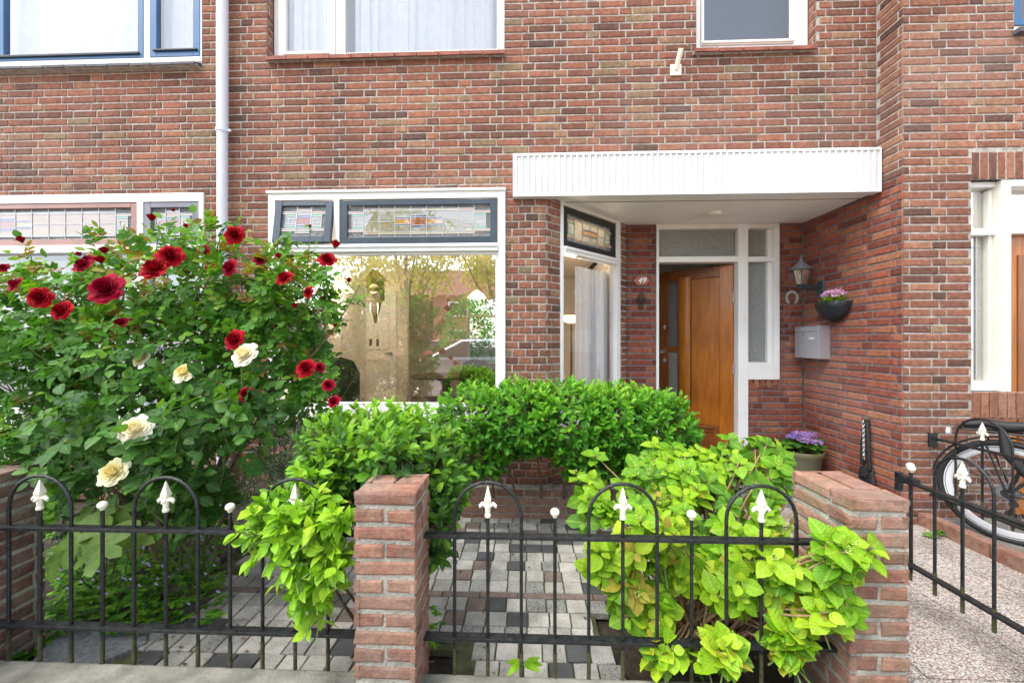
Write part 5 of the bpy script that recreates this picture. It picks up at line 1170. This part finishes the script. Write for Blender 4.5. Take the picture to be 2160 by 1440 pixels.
# ground cover and violet flowers
def gc(name, region, n, size, m, label, flowers=0, h=(.02, .16), cat='ground cover'):
    Lg = Leaves(T_SMALL); Lf = Leaves(T_SMALL)
    for i in range(n):
        px, py = region(); q = onZ(px, py, .02); z_ = random.uniform(*h); p = Vector((q.x, q.y, z_)); d0 = random.uniform(0, 6)
        for k in range(5): a = d0+k*1.25; Lg.add(p, (math.cos(a), math.sin(a), random.uniform(-.1, .3)), (0, -.2, 1), size*random.uniform(.6, 1.2), random.gauss(.5, .25))
    for i in range(flowers):
        px, py = region(); q = onZ(px, py, .02); p = Vector((q.x, q.y, random.uniform(.12, .30))); 
        for k in range(5): a = k*2*PI/5; Lf.add(p, (math.cos(a), -.35*math.sin(a), math.sin(a)), (0, -1, .5), .010, random.random())
    sets = [(Lg, m)]+([(Lf, M['p_viol'])] if flowers else []); o = leaf_object(name, sets); tag(o, label, cat, kind='stuff'); return o
random.seed(51)
gc('ground_cover', lambda: (random.uniform(100, 470), random.uniform(1120, 1330)) if random.random() < .7 else (random.uniform(90, 330), random.uniform(1200, 1360)), 620, .034, M['l_ground'], 'low leafy ground cover with small violet flowers under the roses', 90)
Lm = Leaves(T_SMALL); cm = []
def weeds(): 
    return random.choice(((random.uniform(20, 90), random.uniform(1370, 1400)), (random.uniform(905, 940), random.uniform(1290, 1390)), (random.uniform(1390, 1560), random.uniform(1370, 1425)), (random.uniform(420, 560), random.uniform(1110, 1160)), (random.uniform(1945, 2010), random.uniform(1120, 1135))))
gc('weeds', weeds, 70, .026, M['l_ground'], 'scattered small weeds along the kerb and paving edges', 0, (.02, .05), 'weeds')
Lz = Leaves(T_SMALL)
a_ = 0
M['dead'] = mat('dead_leaf', (.16, .09, .04), .9, var=.5, scale=30)
for i in range(260):
    x, y = (random.uniform(-1.75, 1.0), random.uniform(-1.85, -.35)) if i % 3 else (random.uniform(-2.2, -1.3), random.uniform(-1.84, -.9)); a_ = random.uniform(0, 6.3); Lz.add((x, y, .026), (math.cos(a_), math.sin(a_), .1), (0, .2, 1), random.uniform(.010, .024))
o = leaf_object('fallen_leaves', [(Lz, M['dead'])]); tag(o, 'small brown fallen leaves scattered over the cobbled path and soil', 'fallen leaves', kind='stuff')
def maple(px, py, fwd, size, nf):
    c = P(px, py, fwd); v = []; b = MB(); K = 50
    for i in range(K+1):
        a = -2.5+5.0*i/K; lob = abs(math.cos(a*PI*.98)); r_ = size*(.42+.58*lob**1.1)*(1-.30*(abs(a)/2.5)**1.5)*(.96+.07*(i % 3 == 0)); v.append((r_*math.sin(a), r_*math.cos(a), -.22*r_*r_/size+.03*math.sin(5*a)*size))
    n = Vector(nf).normalized(); dn = Vector((random.uniform(-.4, .4), -.5, -.8)); y_ = (dn-n*dn.dot(n)).normalized(); x_ = y_.cross(n)
    W2 = [c+x_*p[0]+y_*p[1]+n*p[2] for p in v]; b.add([c]+W2, [(0, i+1, i+2) for i in range(K)], M['l_maple'], random.uniform(0, 1)); return b
random.seed(61)
mpz = onZ(215, 1255, 0); mp_ = empty('maple_seedling', (mpz.x, mpz.y, 0), 0, 'young plant with large lobed maple-like leaves behind the fence', 'plant')
for (px, py, fw_, s_, nf) in ((170, 1130, 1.72, .11, (.1, -.7, .7)), (215, 1150, 1.68, .12, (-.1, -.6, .8)), (235, 1110, 1.75, .13, (.2, -.5, .8)), (130, 1165, 1.72, .11, (-.2, -.8, .6)), (190, 1085, 1.8, .12, (0, -.6, .8)), (250, 1070, 1.85, .11, (.3, -.8, .5)), (285, 1130, 1.82, .10, (0, -.8, .5))):
    o = maple(px, py, fw_, s_, nf).build('leaf', mp_, smooth=True); o.location = -Vector((mpz.x, mpz.y, 0))
b = MB()
for (px, py, fw_) in ((170, 1130, 1.73), (215, 1150, 1.69), (235, 1110, 1.76), (190, 1085, 1.81), (130, 1165, 1.73), (250, 1070, 1.86), (285, 1130, 1.83)): branch(b, (mpz.x, mpz.y, 0), P(px, py, fw_), .004, .002, M['stem_green'], .05, 5, 5)
b.build('stem', mp_).location = -Vector((mpz.x, mpz.y, 0))
iv = MB(); Li = Leaves(T_HYD)
for i in range(26):
    py = random.uniform(985, 1130); p = P(random.uniform(88, 112), py, 1.80); Li.add(p, rv3()+Vector((.3, -.5, -.2)), (.5, -1, .4), .04, random.gauss(.55, .2))
o = leaf_object('ivy', [(Li, M['l_ground'])]); tag(o, 'ivy leaves creeping up the end of the left brick pier', 'ivy')
wd_ = Leaves(T_HEDGE); c = onZ(1105, 1408, .13)
for (dx, dy) in ((-1, .3), (1, .15), (.3, -.2), (-.5, -.3), (.7, .4)): wd_.add(c+Vector((0, .0, .012)), (dx, dy, .1), (0, 0, 1), .075, .5)
o = leaf_object('weed', [(wd_, M['l_bright'])]); tag(o, 'flat bright green weed growing on the concrete kerb under the fence', 'weed')
# ================================================================ flower pot and basket
random.seed(71)
pc = P(1690, 960, 3.86); pc.z = .03; r_ = .178; zr = P(1690, 954, 3.75).z
pot = empty('flower_pot', pc, 0, 'olive green round pot of lilac hydrangea in the porch corner', 'flower pot')
b = MB(); hz = zr-.03; b.lathe((0, 0, 0), [(.0, .001), (.12, .0), (.135, .01), (r_*.93, hz*.82), (r_, hz*.86), (r_*1.04, hz*.96), (r_*1.03, hz), (r_*.94, hz), (r_*.93, hz*.9), (0, hz*.88)], M['olive'], 36); b.build('pot', pot, smooth=True)
b = MB(); b.lathe((0, 0, 0), [(0, hz*.9), (r_*.92, hz*.89)], M['soil'], 20); b.build('soil', pot)
Lp = Leaves(T_HYD)
for i in range(60):
    a = random.uniform(0, 6.28); rr = random.uniform(.02, .15); Lp.add((rr*math.cos(a), rr*math.sin(a), hz+random.uniform(.0, .08)), (math.cos(a), math.sin(a), random.uniform(.0, .8)), (0, -.3, 1), random.uniform(.07, .10), random.gauss(.3, .2))
leaf_object('foliage', [(Lp, M['l_vib'])], pot)
for (dx, dy, dz, rr) in ((-.1, -.02, .12, .045), (-.02, -.08, .10, .055), (.03, -.02, .14, .05), (.1, .0, .13, .05), (.09, -.08, .08, .05), (.0, .06, .13, .045), (-.06, .03, .11, .04)):
    Lq = Leaves(T_SMALL); c_ = Vector((dx, dy, hz+dz))
    for i in range(60):
        v = rv3(); v.z = abs(v.z)
        for k in range(3): Lq.add(c_+Vector((v.x, v.y, v.z*.6))*rr, rv3()+v*.2, v, .016, random.gauss(.5 if dx > -.05 else .1, .25))
    leaf_object('flower_head', [(Lq, M['p_lilac'])], pot)
bc = onX(1768, 638, XS); bs = empty('wall_basket', bc, 0, 'half round dark wall basket of pink flowers above the letterbox', 'flower basket')
b = MB(); b.lathe((0, 0, 0), [(.155, 0), (.16, -.01), (.15, -.05), (.12, -.11), (.07, -.15), (0, -.165)], M['plastic_dark'], 24, a0=PI/2, a1=1.5*PI); b.lathe((0, 0, 0), [(.0, -.01), (.153, -.01)], M['soil'], 24, a0=PI/2, a1=1.5*PI); b.build('liner', bs, smooth=True)
b = MB(); pr2 = lambda t_, k: None
def bow(a, s): return [( (.17*math.cos(q_)*math.sin(a)*-1), .18*math.cos(a)*math.cos(q_)*s if False else .18*math.cos(a), 0) for q_ in (0,)]
rim_ = [(-.172*math.sin(a), .172*math.cos(a), .004) for a in [PI*i/24 for i in range(25)]]; b.tube(rim_, .003, M['iron'], 6)
for i in range(11):
    a0_ = PI*i/11; a1_ = a0_+.9; pts_ = []
    for j in range(9):
        t_ = j/8; a = min(a0_+(a1_-a0_)*t_, PI); rr = .172*math.cos(t_*PI/2*.95); pts_.append((-rr*math.sin(a), rr*math.cos(a), -.178*math.sin(t_*PI/2)))
    b.tube(pts_, .0017, M['iron'], 5); pts_ = [(p[0], -p[1], p[2]) for p in pts_]; b.tube(pts_, .0017, M['iron'], 5)
b.build('wire_frame', bs)
Lp = Leaves(T_SMALL); Lq = Leaves(T_SMALL)
for i in range(160): a = random.uniform(PI/2, 1.5*PI); rr = random.uniform(0, .13); Lp.add((rr*math.cos(a), rr*math.sin(a), random.uniform(.0, .045)), rv3()+Vector((-.2, 0, .6)), (0, -.4, 1), .03, random.gauss(.5, .2))
for i in range(110):
    a = random.uniform(PI/2, 1.5*PI); rr = random.uniform(0, .13); p = Vector((rr*math.cos(a), rr*math.sin(a), .045+random.uniform(0, .07)*(1-rr*3)+.01)); n_ = (rv3()+Vector((-.6, -.8, .6))).normalized(); x_ = n_.orthogonal().normalized(); y_ = n_.cross(x_)
    for k in range(7): q_ = k*2*PI/7; Lq.add(p, x_*math.cos(q_)+y_*math.sin(q_), n_, .016, random.random())
leaf_object('foliage', [(Lp, M['l_bright'])], bs); leaf_object('blossom', [(Lq, M['p_pink'])], bs)
# ================================================================ bicycle
wc = Vector((3.226, -.576, .38)); bk = empty('bicycle', (wc.x, wc.y, .04), math.atan2(-.8466, .5323), 'black city bicycle with a rear rack parked against the neighbour wall', 'bicycle')
R_ = .345; zc = .345
def wheel(x):
    b = MB()
    def ring(R, rad, m, n=64, k=10, sx=1): b.tube([(x+R*math.cos(2*PI*i/n), 0, zc+R*math.sin(2*PI*i/n)) for i in range(n+1)], rad, m, k, cap=False)
    ring(R_-.021, .021, M['rubber']); t_ = b.build('tyre', bk, smooth=True)
    b = MB(); K = 64
    for s in (-1, 1):
        vs = []
        for i in range(K): a = 2*PI*i/K; vs += [(x+(R_-.04)*math.cos(a), s*.011, zc+(R_-.04)*math.sin(a)), (x+(R_-.078)*math.cos(a), s*.007, zc+(R_-.078)*math.sin(a))]
        b.add(vs, [(2*i, 2*((i+1) % K), 2*((i+1) % K)+1, 2*i+1) for i in range(K)], M['rim'])
        vs = []
        for i in range(K): a = 2*PI*i/K; vs += [(x+(R_-.0465)*math.cos(a), s*.0118, zc+(R_-.0465)*math.sin(a)), (x+(R_-.05)*math.cos(a), s*.0116, zc+(R_-.05)*math.sin(a))]
        b.add(vs, [(2*i, 2*((i+1) % K), 2*((i+1) % K)+1, 2*i+1) for i in range(K)], M['black_frame'])
    ring(R_-.079, .006, M['rim']); b.build('rim', bk)
    b = MB()
    for i in range(32):
        a = 2*PI*i/32; h = a+(.5 if i % 2 else -.5); s = .03 if i % 4 < 2 else -.03; b.tube([(x+.025*math.cos(h), s, zc+.025*math.sin(h)), (x+(R_-.08)*math.cos(a), 0, zc+(R_-.08)*math.sin(a))], .0012, M['steel'], 4, cap=False)
    b.build('spokes', bk); b = MB(); b.tube([(x, -.045, zc), (x, .045, zc)], .022, M['black_frame'], 14); b.build('hub', bk, smooth=True)
wheel(0); wheel(1.08)
b = MB()
for i in range(7): b.tube([(0, -.03-i*.004, zc), (0, -.032-i*.004, zc)], .055-i*.004, M['steel' if i % 2 else 'dark'], 20)
b.build('cassette', bk); b = MB(); b.tube([(.0, -.055, zc), (.03, -.055, zc-.06), (.01, -.055, zc-.13)], .009, M['black_frame']); b.tube([(.03, -.05, zc-.06), (.03, -.06, zc-.06)], .022, M['dark'], 12); b.tube([(.01, -.05, zc-.13), (.01, -.06, zc-.13)], .022, M['dark'], 12); b.build('derailleur', bk)
b = MB(); BBx, BBz = .47, .29; ST = (.30, 0, .80); HT = (.92, 0, .86); HB = (.96, 0, .72)
for s in (-1, 1): b.tube([(0, s*.055, zc), (BBx, s*.03, BBz)], .009, M['black_frame']); b.tube([(0, s*.055, zc), (.33, s*.02, .72)], .008, M['black_frame']); b.tube([(1.08, s*.05, zc), (.98, s*.04, .66)], .011, M['black_frame'])
b.tube([(BBx, 0, BBz), ST], .017, M['black_frame'], 12); b.tube([(BBx, 0, BBz), HB], .021, M['black_frame'], 12); b.tube([(.33, 0, .72), HT], .017, M['black_frame'], 12); b.tube([HB, (.89, 0, 1.0)], .018, M['black_frame'], 12); b.build('frame', bk, smooth=True)
b = MB(); b.tube([(.30, 0, .80), (.27, 0, .93)], .013, M['steel']); b.tube([(.14, 0, .95), (.24, 0, .955), (.40, 0, .945)], [.075, .05, .018], M['dark'], 12); b.build('saddle', bk, smooth=True)
b = MB(); b.tube([(.72, -.29, 1.05), (.86, -.22, 1.06), (.89, 0, 1.04), (.86, .22, 1.06), (.72, .29, 1.05)], .012, M['dark']); b.build('handlebar', bk, smooth=True)
b = MB()
for s in (-1, 1): b.tube([(-.24, s*.05, .74), (.30, s*.05, .745)], .007, M['black_frame']); b.tube([(0, s*.06, zc), (-.12, s*.05, .74)], .006, M['black_frame']); b.tube([(0, s*.06, zc), (.12, s*.05, .74)], .006, M['black_frame'])
for i in range(6): b.tube([(-.24+i*.1, -.05, .742), (-.24+i*.1, .05, .742)], .005, M['black_frame'])
b.build('rack', bk, smooth=True)
b = MB(); K = 20; b.tube([(-(R_+.02)*math.cos(a)*1, 0, zc+(R_+.02)*math.sin(a)) for a in [.15+2.3*i/K for i in range(K+1)]], .007, M['black_frame'], 8); b.build('mudguard', bk, smooth=True)
b = MB(); b.tube([(-.2, -.05, .77), (-.1, .0, .79), (0, -.04, .785), (.1, 0, .80), (.24, -.03, .78)], [.02, .03, .035, .032, .02], M['rubber'], 10); b.tube([(-.02, -.06, .77), (.0, -.075, .62), (.08, -.07, .5), (.16, -.06, .42)], [.018, .028, .026, .014], M['rubber'], 10); b.build('luggage_strap', bk, smooth=True)
b = MB(); b.tube([(-.27, 0, .70), (-.29, 0, .70)], .028, M['rim'], 14); b.build('rear_light', bk); b = MB(); b.tube([(BBx, -.06, BBz), (BBx+.12, -.07, BBz-.12)], .008, M['steel']); b.tube([(BBx, -.05, BBz), (BBx, -.056, BBz)], .09, M['dark'], 24); b.box(BBx+.08, BBx+.17, -.15, -.08, BBz-.13, BBz-.11, M['rubber']); b.build('crank', bk)
# ================================================================ things indoors, seen through the panes
yc = .16
curtain(UW[0]+.06, onY(712, 60, .1).x, UW[2]+.01, 5.0, .22, 5, .03, 'pale sheer curtain behind the narrow left pane of the middle upstairs window')
curtain(onY(735, 60, .1).x, UW[1]-.0, UW[2]+.01, 5.0, .235, 12, .04, 'white pleated curtain behind the wide pane of the middle upstairs window')
curtain(LU[0], onY(298, 60, 0).x, LU[2], 5.0, .16, 11, .03, 'pale pleated curtain behind the wide pane of the left upstairs window')
curtain(onY(310, 60, 0).x, LU[1], LU[2], 5.0, .16, 3, .03, 'pale curtain behind the narrow pane of the left upstairs window')
b = MB(); b.box(RU[0]+.02, RU[1]-.02, .30, .305, RU[2], 5, mat('dark_room_tone', (.05, .065, .10), .9)); o = b.build('dark_window_sheet'); tag(o, 'dark blue-grey sheet added for the dim room and reflection in the small upstairs window above the canopy', 'dark sheet')  # dark bluish sheet added for the unlit room and glass reflection
q0 = A+CU*(cw0+.27*CL*1.0); 
cu = curtain(-.20, .42, .66, ZS-.5, .0, 7, .03, 'pale sheer curtain hanging behind the bay side window'); cu.rotation_euler.z = math.atan2(CU.y, CU.x); pcu = A+CU*((cw0+cw1)/2+.12)-CN*.14; cu.location = (pcu.x, pcu.y, 0)
cv = curtain(-.2, .2, .7, 2.3, 0, 4, .025, 'white curtain at the left end of the main window'); pv = onY(645, 700, .25); cv.location = (pv.x, .25, 0)
curtain(LW[0], LW[1]-.06, LW[2], onY(200, 534, 0).z, .3, 20, .03, 'pale folds added for the whitish reflection in the lower panes of the left ground floor window')  # sheer folds added to give the panes their whitish-grey reflection
def pendant(px, py, Yd, label, r=.14):
    c = onY(px, py, Yd); o = empty('pendant_lamp', c, 0, label, 'lamp', 'lit pendant lamps in the front room')
    b = MB(); b.lathe((0, 0, 0), [(.02, .09), (.05, .07), (.10, .03), (r, -.02), (r*.97, -.022), (.09, .02), (.02, .07)], M['shade'], 20); b.build('lamp_shade', o, smooth=True)
    b = MB(); b.tube([(0, 0, .09), (0, 0, 2.69-c.z)], .008, M['darkwood']); b.build('cord', o); b = MB(); b.lathe((0, 0, 0), [(0, -.04), (.03, -.02), (.03, .01), (0, .03)], M['bulb'], 12); b.build('bulb', o, smooth=True)
    l = bpy.data.lights.new('bulb_light', 'POINT'); l.energy = 9; l.color = (1, .86, .68); l.shadow_soft_size = .1; lo_ = bpy.data.objects.new('bulb_light', l); link(lo_, o); lo_.location = (0, 0, -.1)
pendant(1006, 625, 2.6, 'lit pendant lamp hanging at the right of the front room'); pendant(722, 612, 1.8, 'lit pendant lamp behind the rose stems at the left of the front room')
fl_ = onY(1205, 672, 1.35); fo = empty('floor_lamp', (fl_.x, 1.35, .2), 0, 'lit bowl floor lamp seen through the bay side window', 'lamp'); zf = fl_.z-.2
b = MB(); b.lathe((0, 0, zf), [(.02, -.05), (.08, -.035), (.13, .01), (.14, .03), (.135, .03), (.12, .012), (.02, -.03)], M['shade'], 20); b.build('lamp_shade', fo, smooth=True); b = MB(); b.tube([(0, 0, 0), (0, 0, zf-.04)], .012, M['dark']); b.lathe((0, 0, 0), [(.12, 0), (.12, .02), (.02, .03)], M['dark']); b.build('stand', fo)
l = bpy.data.lights.new('bulb_light', 'POINT'); l.energy = 9; l.color = (1, .86, .68); l.shadow_soft_size = .08; lo_ = bpy.data.objects.new('bulb_light', l); link(lo_, fo); lo_.location = (0, 0, zf+.12)
ck = onY(792, 640, 2.2); co_ = empty('wall_clock', (ck.x, 2.2, ck.z), 0, 'dark carved wall clock with hanging weights inside the front room', 'clock')
b = MB(); b.lathe((0, 0, .16), [(.001, 0), (.1, 0), (.1, .05), (.02, .07)], M['darkwood'], 16); b.box(-.11, .11, -.05, .06, .03, .32, M['darkwood']); b.add([(-.15, -.06, .32), (.15, -.06, .32), (.15, .08, .32), (-.15, .08, .32), (0, -.06, .5), (0, .08, .5)], [(0, 1, 4), (3, 5, 2), (0, 4, 5, 3), (1, 2, 5, 4), (0, 3, 2, 1)], M['darkwood']); b.add([(-.08, -.04, .03), (.08, -.04, .03), (.0, -.04, -.28), (-.08, .04, .03), (.08, .04, .03), (0, .04, -.28)], [(0, 1, 2), (3, 5, 4), (0, 2, 5, 3), (1, 4, 5, 2)], M['darkwood']); b.build('clock_case', co_, bevel=.006)
b = MB(); b.tube([(0, -.052, .2), (0, -.058, .2)], .07, M['ivory'], 24); b.build('dial', co_); b = MB()
for s in (-1, 1): b.tube([(s*.05, -.05, .0), (s*.05, -.05, -.5)], .003, M['chrome'], 5); b.tube([(s*.05, -.05, -.5), (s*.05, -.05, -.6)], .018, M['darkwood'], 8)
b.build('weight', co_)
pf = empty('framed_picture', onY(700, 720, 2.88), 0, 'white framed landscape picture on the far wall of the front room', 'picture'); b = MB(); b.frame(-.3, .3, -.22, .22, .03, -.02, .012, M['white']); b.build('frame', pf); b = MB(); b.quad((-.27, -.005, -.19), (.27, -.005, -.19), (.27, -.005, .19), (-.27, -.005, .19), mat('picture_print', (.25, .32, .30), .6, var=.7, scale=6)); b.build('print', pf)
qd0, qd1 = onY(752, 700, 2.89).x, onY(836, 700, 2.89).x; b = MB(); b.box(qd0, qd1, 2.86, 2.899, .21, 2.25, M['white'])
for z0_, z1_ in ((.35, 1.1), (1.25, 2.1)): b.frame(qd0+.1, qd1-.1, z0_, z1_, .025, 2.845, 2.8595, M['cream'])
b.tube([(qd1-.06, 2.86, 1.2), (qd1-.06, 2.82, 1.2), (qd1-.16, 2.815, 1.2)], .01, M['dark']); b.build('interior_door', house, bevel=.003)
b = MB(); wl = onY(690, 740, 2.9); pass
def chair_in(x, y, rz, lab):
    o = empty('dining_chair', (x, y, .2), rz, lab, 'chair', 'dark chairs in the front room'); b = MB(); b.box(-.22, .22, -.22, .22, .42, .48, M['dark']); b.build('seat', o, bevel=.02)
    b = MB(); pts = [(-.22, .2, .48), (-.22, .23, .8), (-.15, .24, .95), (0, .25, 1.0), (.15, .24, .95), (.22, .23, .8), (.22, .2, .48)]; K = len(pts); b.add(pts+[(p[0], p[1]+.05, p[2]) for p in pts], [tuple(range(K)), tuple(range(2*K-1, K-1, -1))]+[(i, K+i, K+(i+1) % K, (i+1) % K) for i in range(K)], M['dark']); b.build('backrest', o, bevel=.01)
    for sx in (-1, 1):
        for sy in (-1, 1): b = MB(); b.tube([(sx*.19, sy*.19, 0), (sx*.19, sy*.19, .42)], .018, M['darkwood']); b.build('leg', o)
chair_in(-.5, 1.5, 2.8, 'dark upholstered chair at the right end of the main window'); chair_in(-2.15, 1.2, .5, 'dark low chair behind the rose bush in the main window')
tb = empty('dining_table', (-1.15, 2.3, .2), 0, 'dark wooden table in the middle of the front room', 'table'); b = MB(); b.lathe((0, 0, .68), [(0, 0), (.5, 0), (.5, .03), (0, .03)], M['darkwood'], 28); b.build('tabletop', tb); b = MB(); b.tube([(0, 0, 0), (0, 0, .68)], .06, M['darkwood'], 12); b.build('leg', tb)
b = MB(); b.box(-.95, -.15, 4.6, 5.0, .2, .95, M['darkwood']); o = b.build('sideboard', bevel=.01); tag(o, 'dark wooden sideboard beneath the garden window of the front room', 'sideboard')
gf = MB(); gf.frame(-1.3, .2, .75, 2.35, .06, BY+.01, BY+.08, M['white']); gf.box(-1.24, .14, BY+.012, BY+.078, 1.9, 1.95, M['white']); gf.box(-.58, -.53, BY+.012, BY+.078, .81, 2.29, M['white']); gf.build('garden_window_frame', house)
# ================================================================ across the street: what the panes mirror
random.seed(91)
def tree(x, y, h, cr, label, n=2600, ls=.16, droop=0, group='trees across the street'):
    o = empty('street_tree', (x, y, 0), 0, label, 'tree', group); b = MB(); b.tube([(0, 0, 0), (.1, 0, h*.3), (0, .1, h*.6), (.05, 0, h*.85)], [.2, .15, .1, .03], M['bark'], 10); E_ = []
    for i in range(11):
        c = Vector((random.uniform(-cr, cr)*.65, random.uniform(-cr, cr)*.65, h*random.uniform(.42, .92))); E_.append((c, cr*.42, cr*.42, cr*.38)); b.tube([(0, 0, h*.35), c*.6+Vector((0, 0, h*.1)), c], [.07, .04, .015], M['bark'], 6)
    b.build('trunk', o, smooth=True); Lt = Leaves(T_TREE)
    for (p, oo) in sample(E_, n, .3, None, .5):
        for k in range(2): Lt.add(p+rv3()*.1, rv3()+Vector((0, 0, -.4-droop)), rv3()+Vector((0, .3, .8)), ls*random.uniform(.7, 1.3), random.random())
    leaf_object('crown', [(Lt, M['l_tree'])], o)
tree(-6.2, -17, 8.2, 3.0, 'tall loose-crowned tree left across the street, mirrored in the main window', droop=1); tree(-1.8, -20, 8.0, 3.2, 'wide birch-like tree mirrored at the centre of the main window', droop=1.5); tree(2.8, -26, 8.5, 3.0, 'small-crowned tree mirrored at the right of the main window', 1800); tree(-14, -19, 9, 4, 'dark tree far left across the street', 2200); tree(9, -18, 8, 3.2, 'broad tree right across the street', 2000)
def far_house(x, lab):
    o = empty('far_house', (x, -34, 0), 0, lab, 'house', 'houses across the street'); b = MB(); b.box(-4, 4, -8, 0, 0, 5.6, M['brick_r']); b.build('wall', o); b = MB(); b.add([(-4.2, -8.3, 5.6), (4.2, -8.3, 5.6), (4.2, .3, 5.6), (-4.2, .3, 5.6), (-4.2, -4, 8.6), (4.2, -4, 8.6)], [(0, 1, 5, 4), (2, 3, 4, 5), (0, 4, 3), (1, 2, 5), (0, 3, 2, 1)], M['tile_sill']); b.build('offscreen_roof', o)
    for zz in (1.0, 3.6):
        for xx in (-2.6, 1.0): b = MB(); b.frame(xx, xx+1.9, zz, zz+1.4, .12, .0, .08, M['white']); f_ = b.build('window', o); b = MB(); b.box(xx+.12, xx+1.78, .01, .03, zz+.12, zz+1.28, M['dark']); b.build('pane', f_)
far_house(-13, 'red brick house across the street, left'); far_house(-4.8, 'red brick house across the street, middle'); far_house(3.4, 'red brick house across the street, right')
def car(x, y, rz, m, label):
    o = empty('parked_car', (x, y, 0), rz, label, 'car', 'cars parked along the street'); b = MB(); pr_c = [(-2.1, .35), (-2.12, .75), (-1.9, .92), (-1.55, .98), (-.75, 1.42), (.55, 1.45), (1.25, 1.02), (1.95, .88), (2.15, .65), (2.12, .35)]
    K = len(pr_c); W2 = [(.86 if 2 <= i <= 7 and p[1] < 1.2 else (.66 if p[1] > 1.2 else .84)) for i, p in enumerate(pr_c)]
    vs = [(p[0], -w_, p[1]) for p, w_ in zip(pr_c, W2)]+[(p[0], w_, p[1]) for p, w_ in zip(pr_c, W2)]; b.add(vs, [(i, i+1, K+i+1, K+i) for i in range(K-1)]+[(K-1, 0, K, 2*K-1), tuple(range(K-1, -1, -1)), tuple(range(K, 2*K))], m); b.build('body', o, bevel=.04)
    b = MB()
    for s in (-1, 1): b.add([(-1.35, s*.855, 1.02), (1.1, s*.855, 1.04), (.5, s*.69, 1.39), (-.7, s*.69, 1.37)], [(0, 1, 2, 3)], M['dark'])
    b.add([(-1.5, -.75, 1.01), (-1.5, .75, 1.01), (-.8, .6, 1.405), (-.8, -.6, 1.405)], [(0, 1, 2, 3)], M['dark']); b.add([(1.22, -.75, 1.055), (1.22, .75, 1.055), (.6, .6, 1.45), (.6, -.6, 1.45)], [(0, 1, 2, 3)], M['dark']); b.build('side_window', o)
    for sx in (-1.35, 1.35):
        for s in (-1, 1): b = MB(); b.tube([(sx, s*.7, .32), (sx, s*.88, .32)], .32, M['rubber'], 24); w_ = b.build('wheel', o, smooth=True); b = MB(); b.tube([(sx, s*.875, .32), (sx, s*.885, .32)], .2, M['steel'], 16); b.build('rim', w_)
sil = mat('silver_car_paint', (.35, .37, .40), .25, metal=.5, coat=.6); blu = mat('dark_car_paint', (.03, .04, .06), .2, coat=.8); redp = mat('red_car_paint', (.4, .02, .02), .25, coat=.8)
car(-.8, -6.6, 0, sil, 'silver car parked nearest to the front garden'); car(-7.5, -12.5, .15, blu, 'dark blue car parked across the street'); car(-3.2, -13, .1, redp, 'red car parked across the street'); car(4.5, -6.7, 0, blu, 'dark car parked to the right in front of the houses')
def bush(x, y, r, h, label):
    o = empty('conifer_bush', (x, y, 0), 0, label, 'shrub'); b = MB(); b.tube([(0, 0, 0), (0, 0, h*.8)], [.06, .02], M['bark']); b.build('trunk', o); Lt = Leaves(T_SMALL); 
    for (p, oo) in sample([(Vector((0, 0, h*.5)), r, r, h*.5)], 1600, .7, None): Lt.add(p, oo+rv3()*.6, oo+rv3()*.4, .12, random.gauss(.4, .2))
    leaf_object('foliage', [(Lt, M['l_hedge'])], o)
bush(-1.9, -9.5, .9, 2.9, 'dense conifer across the street mirrored in the main window'); 
bush(-.8, 9.5, 1.6, 3.2, 'leafy bush in the back garden seen through the house'); bush(1.0, 10.5, 1.8, 3.6, 'tall bush in the back garden behind the house'); bush(-2.6, 10, 1.5, 3, 'round bush at the left of the back garden')
for o in list(bpy.data.objects):
    if o.parent is None and o.type in ('MESH', 'EMPTY') and 'kind' not in o and 'category' not in o: print('UNTAGGED', o.name)
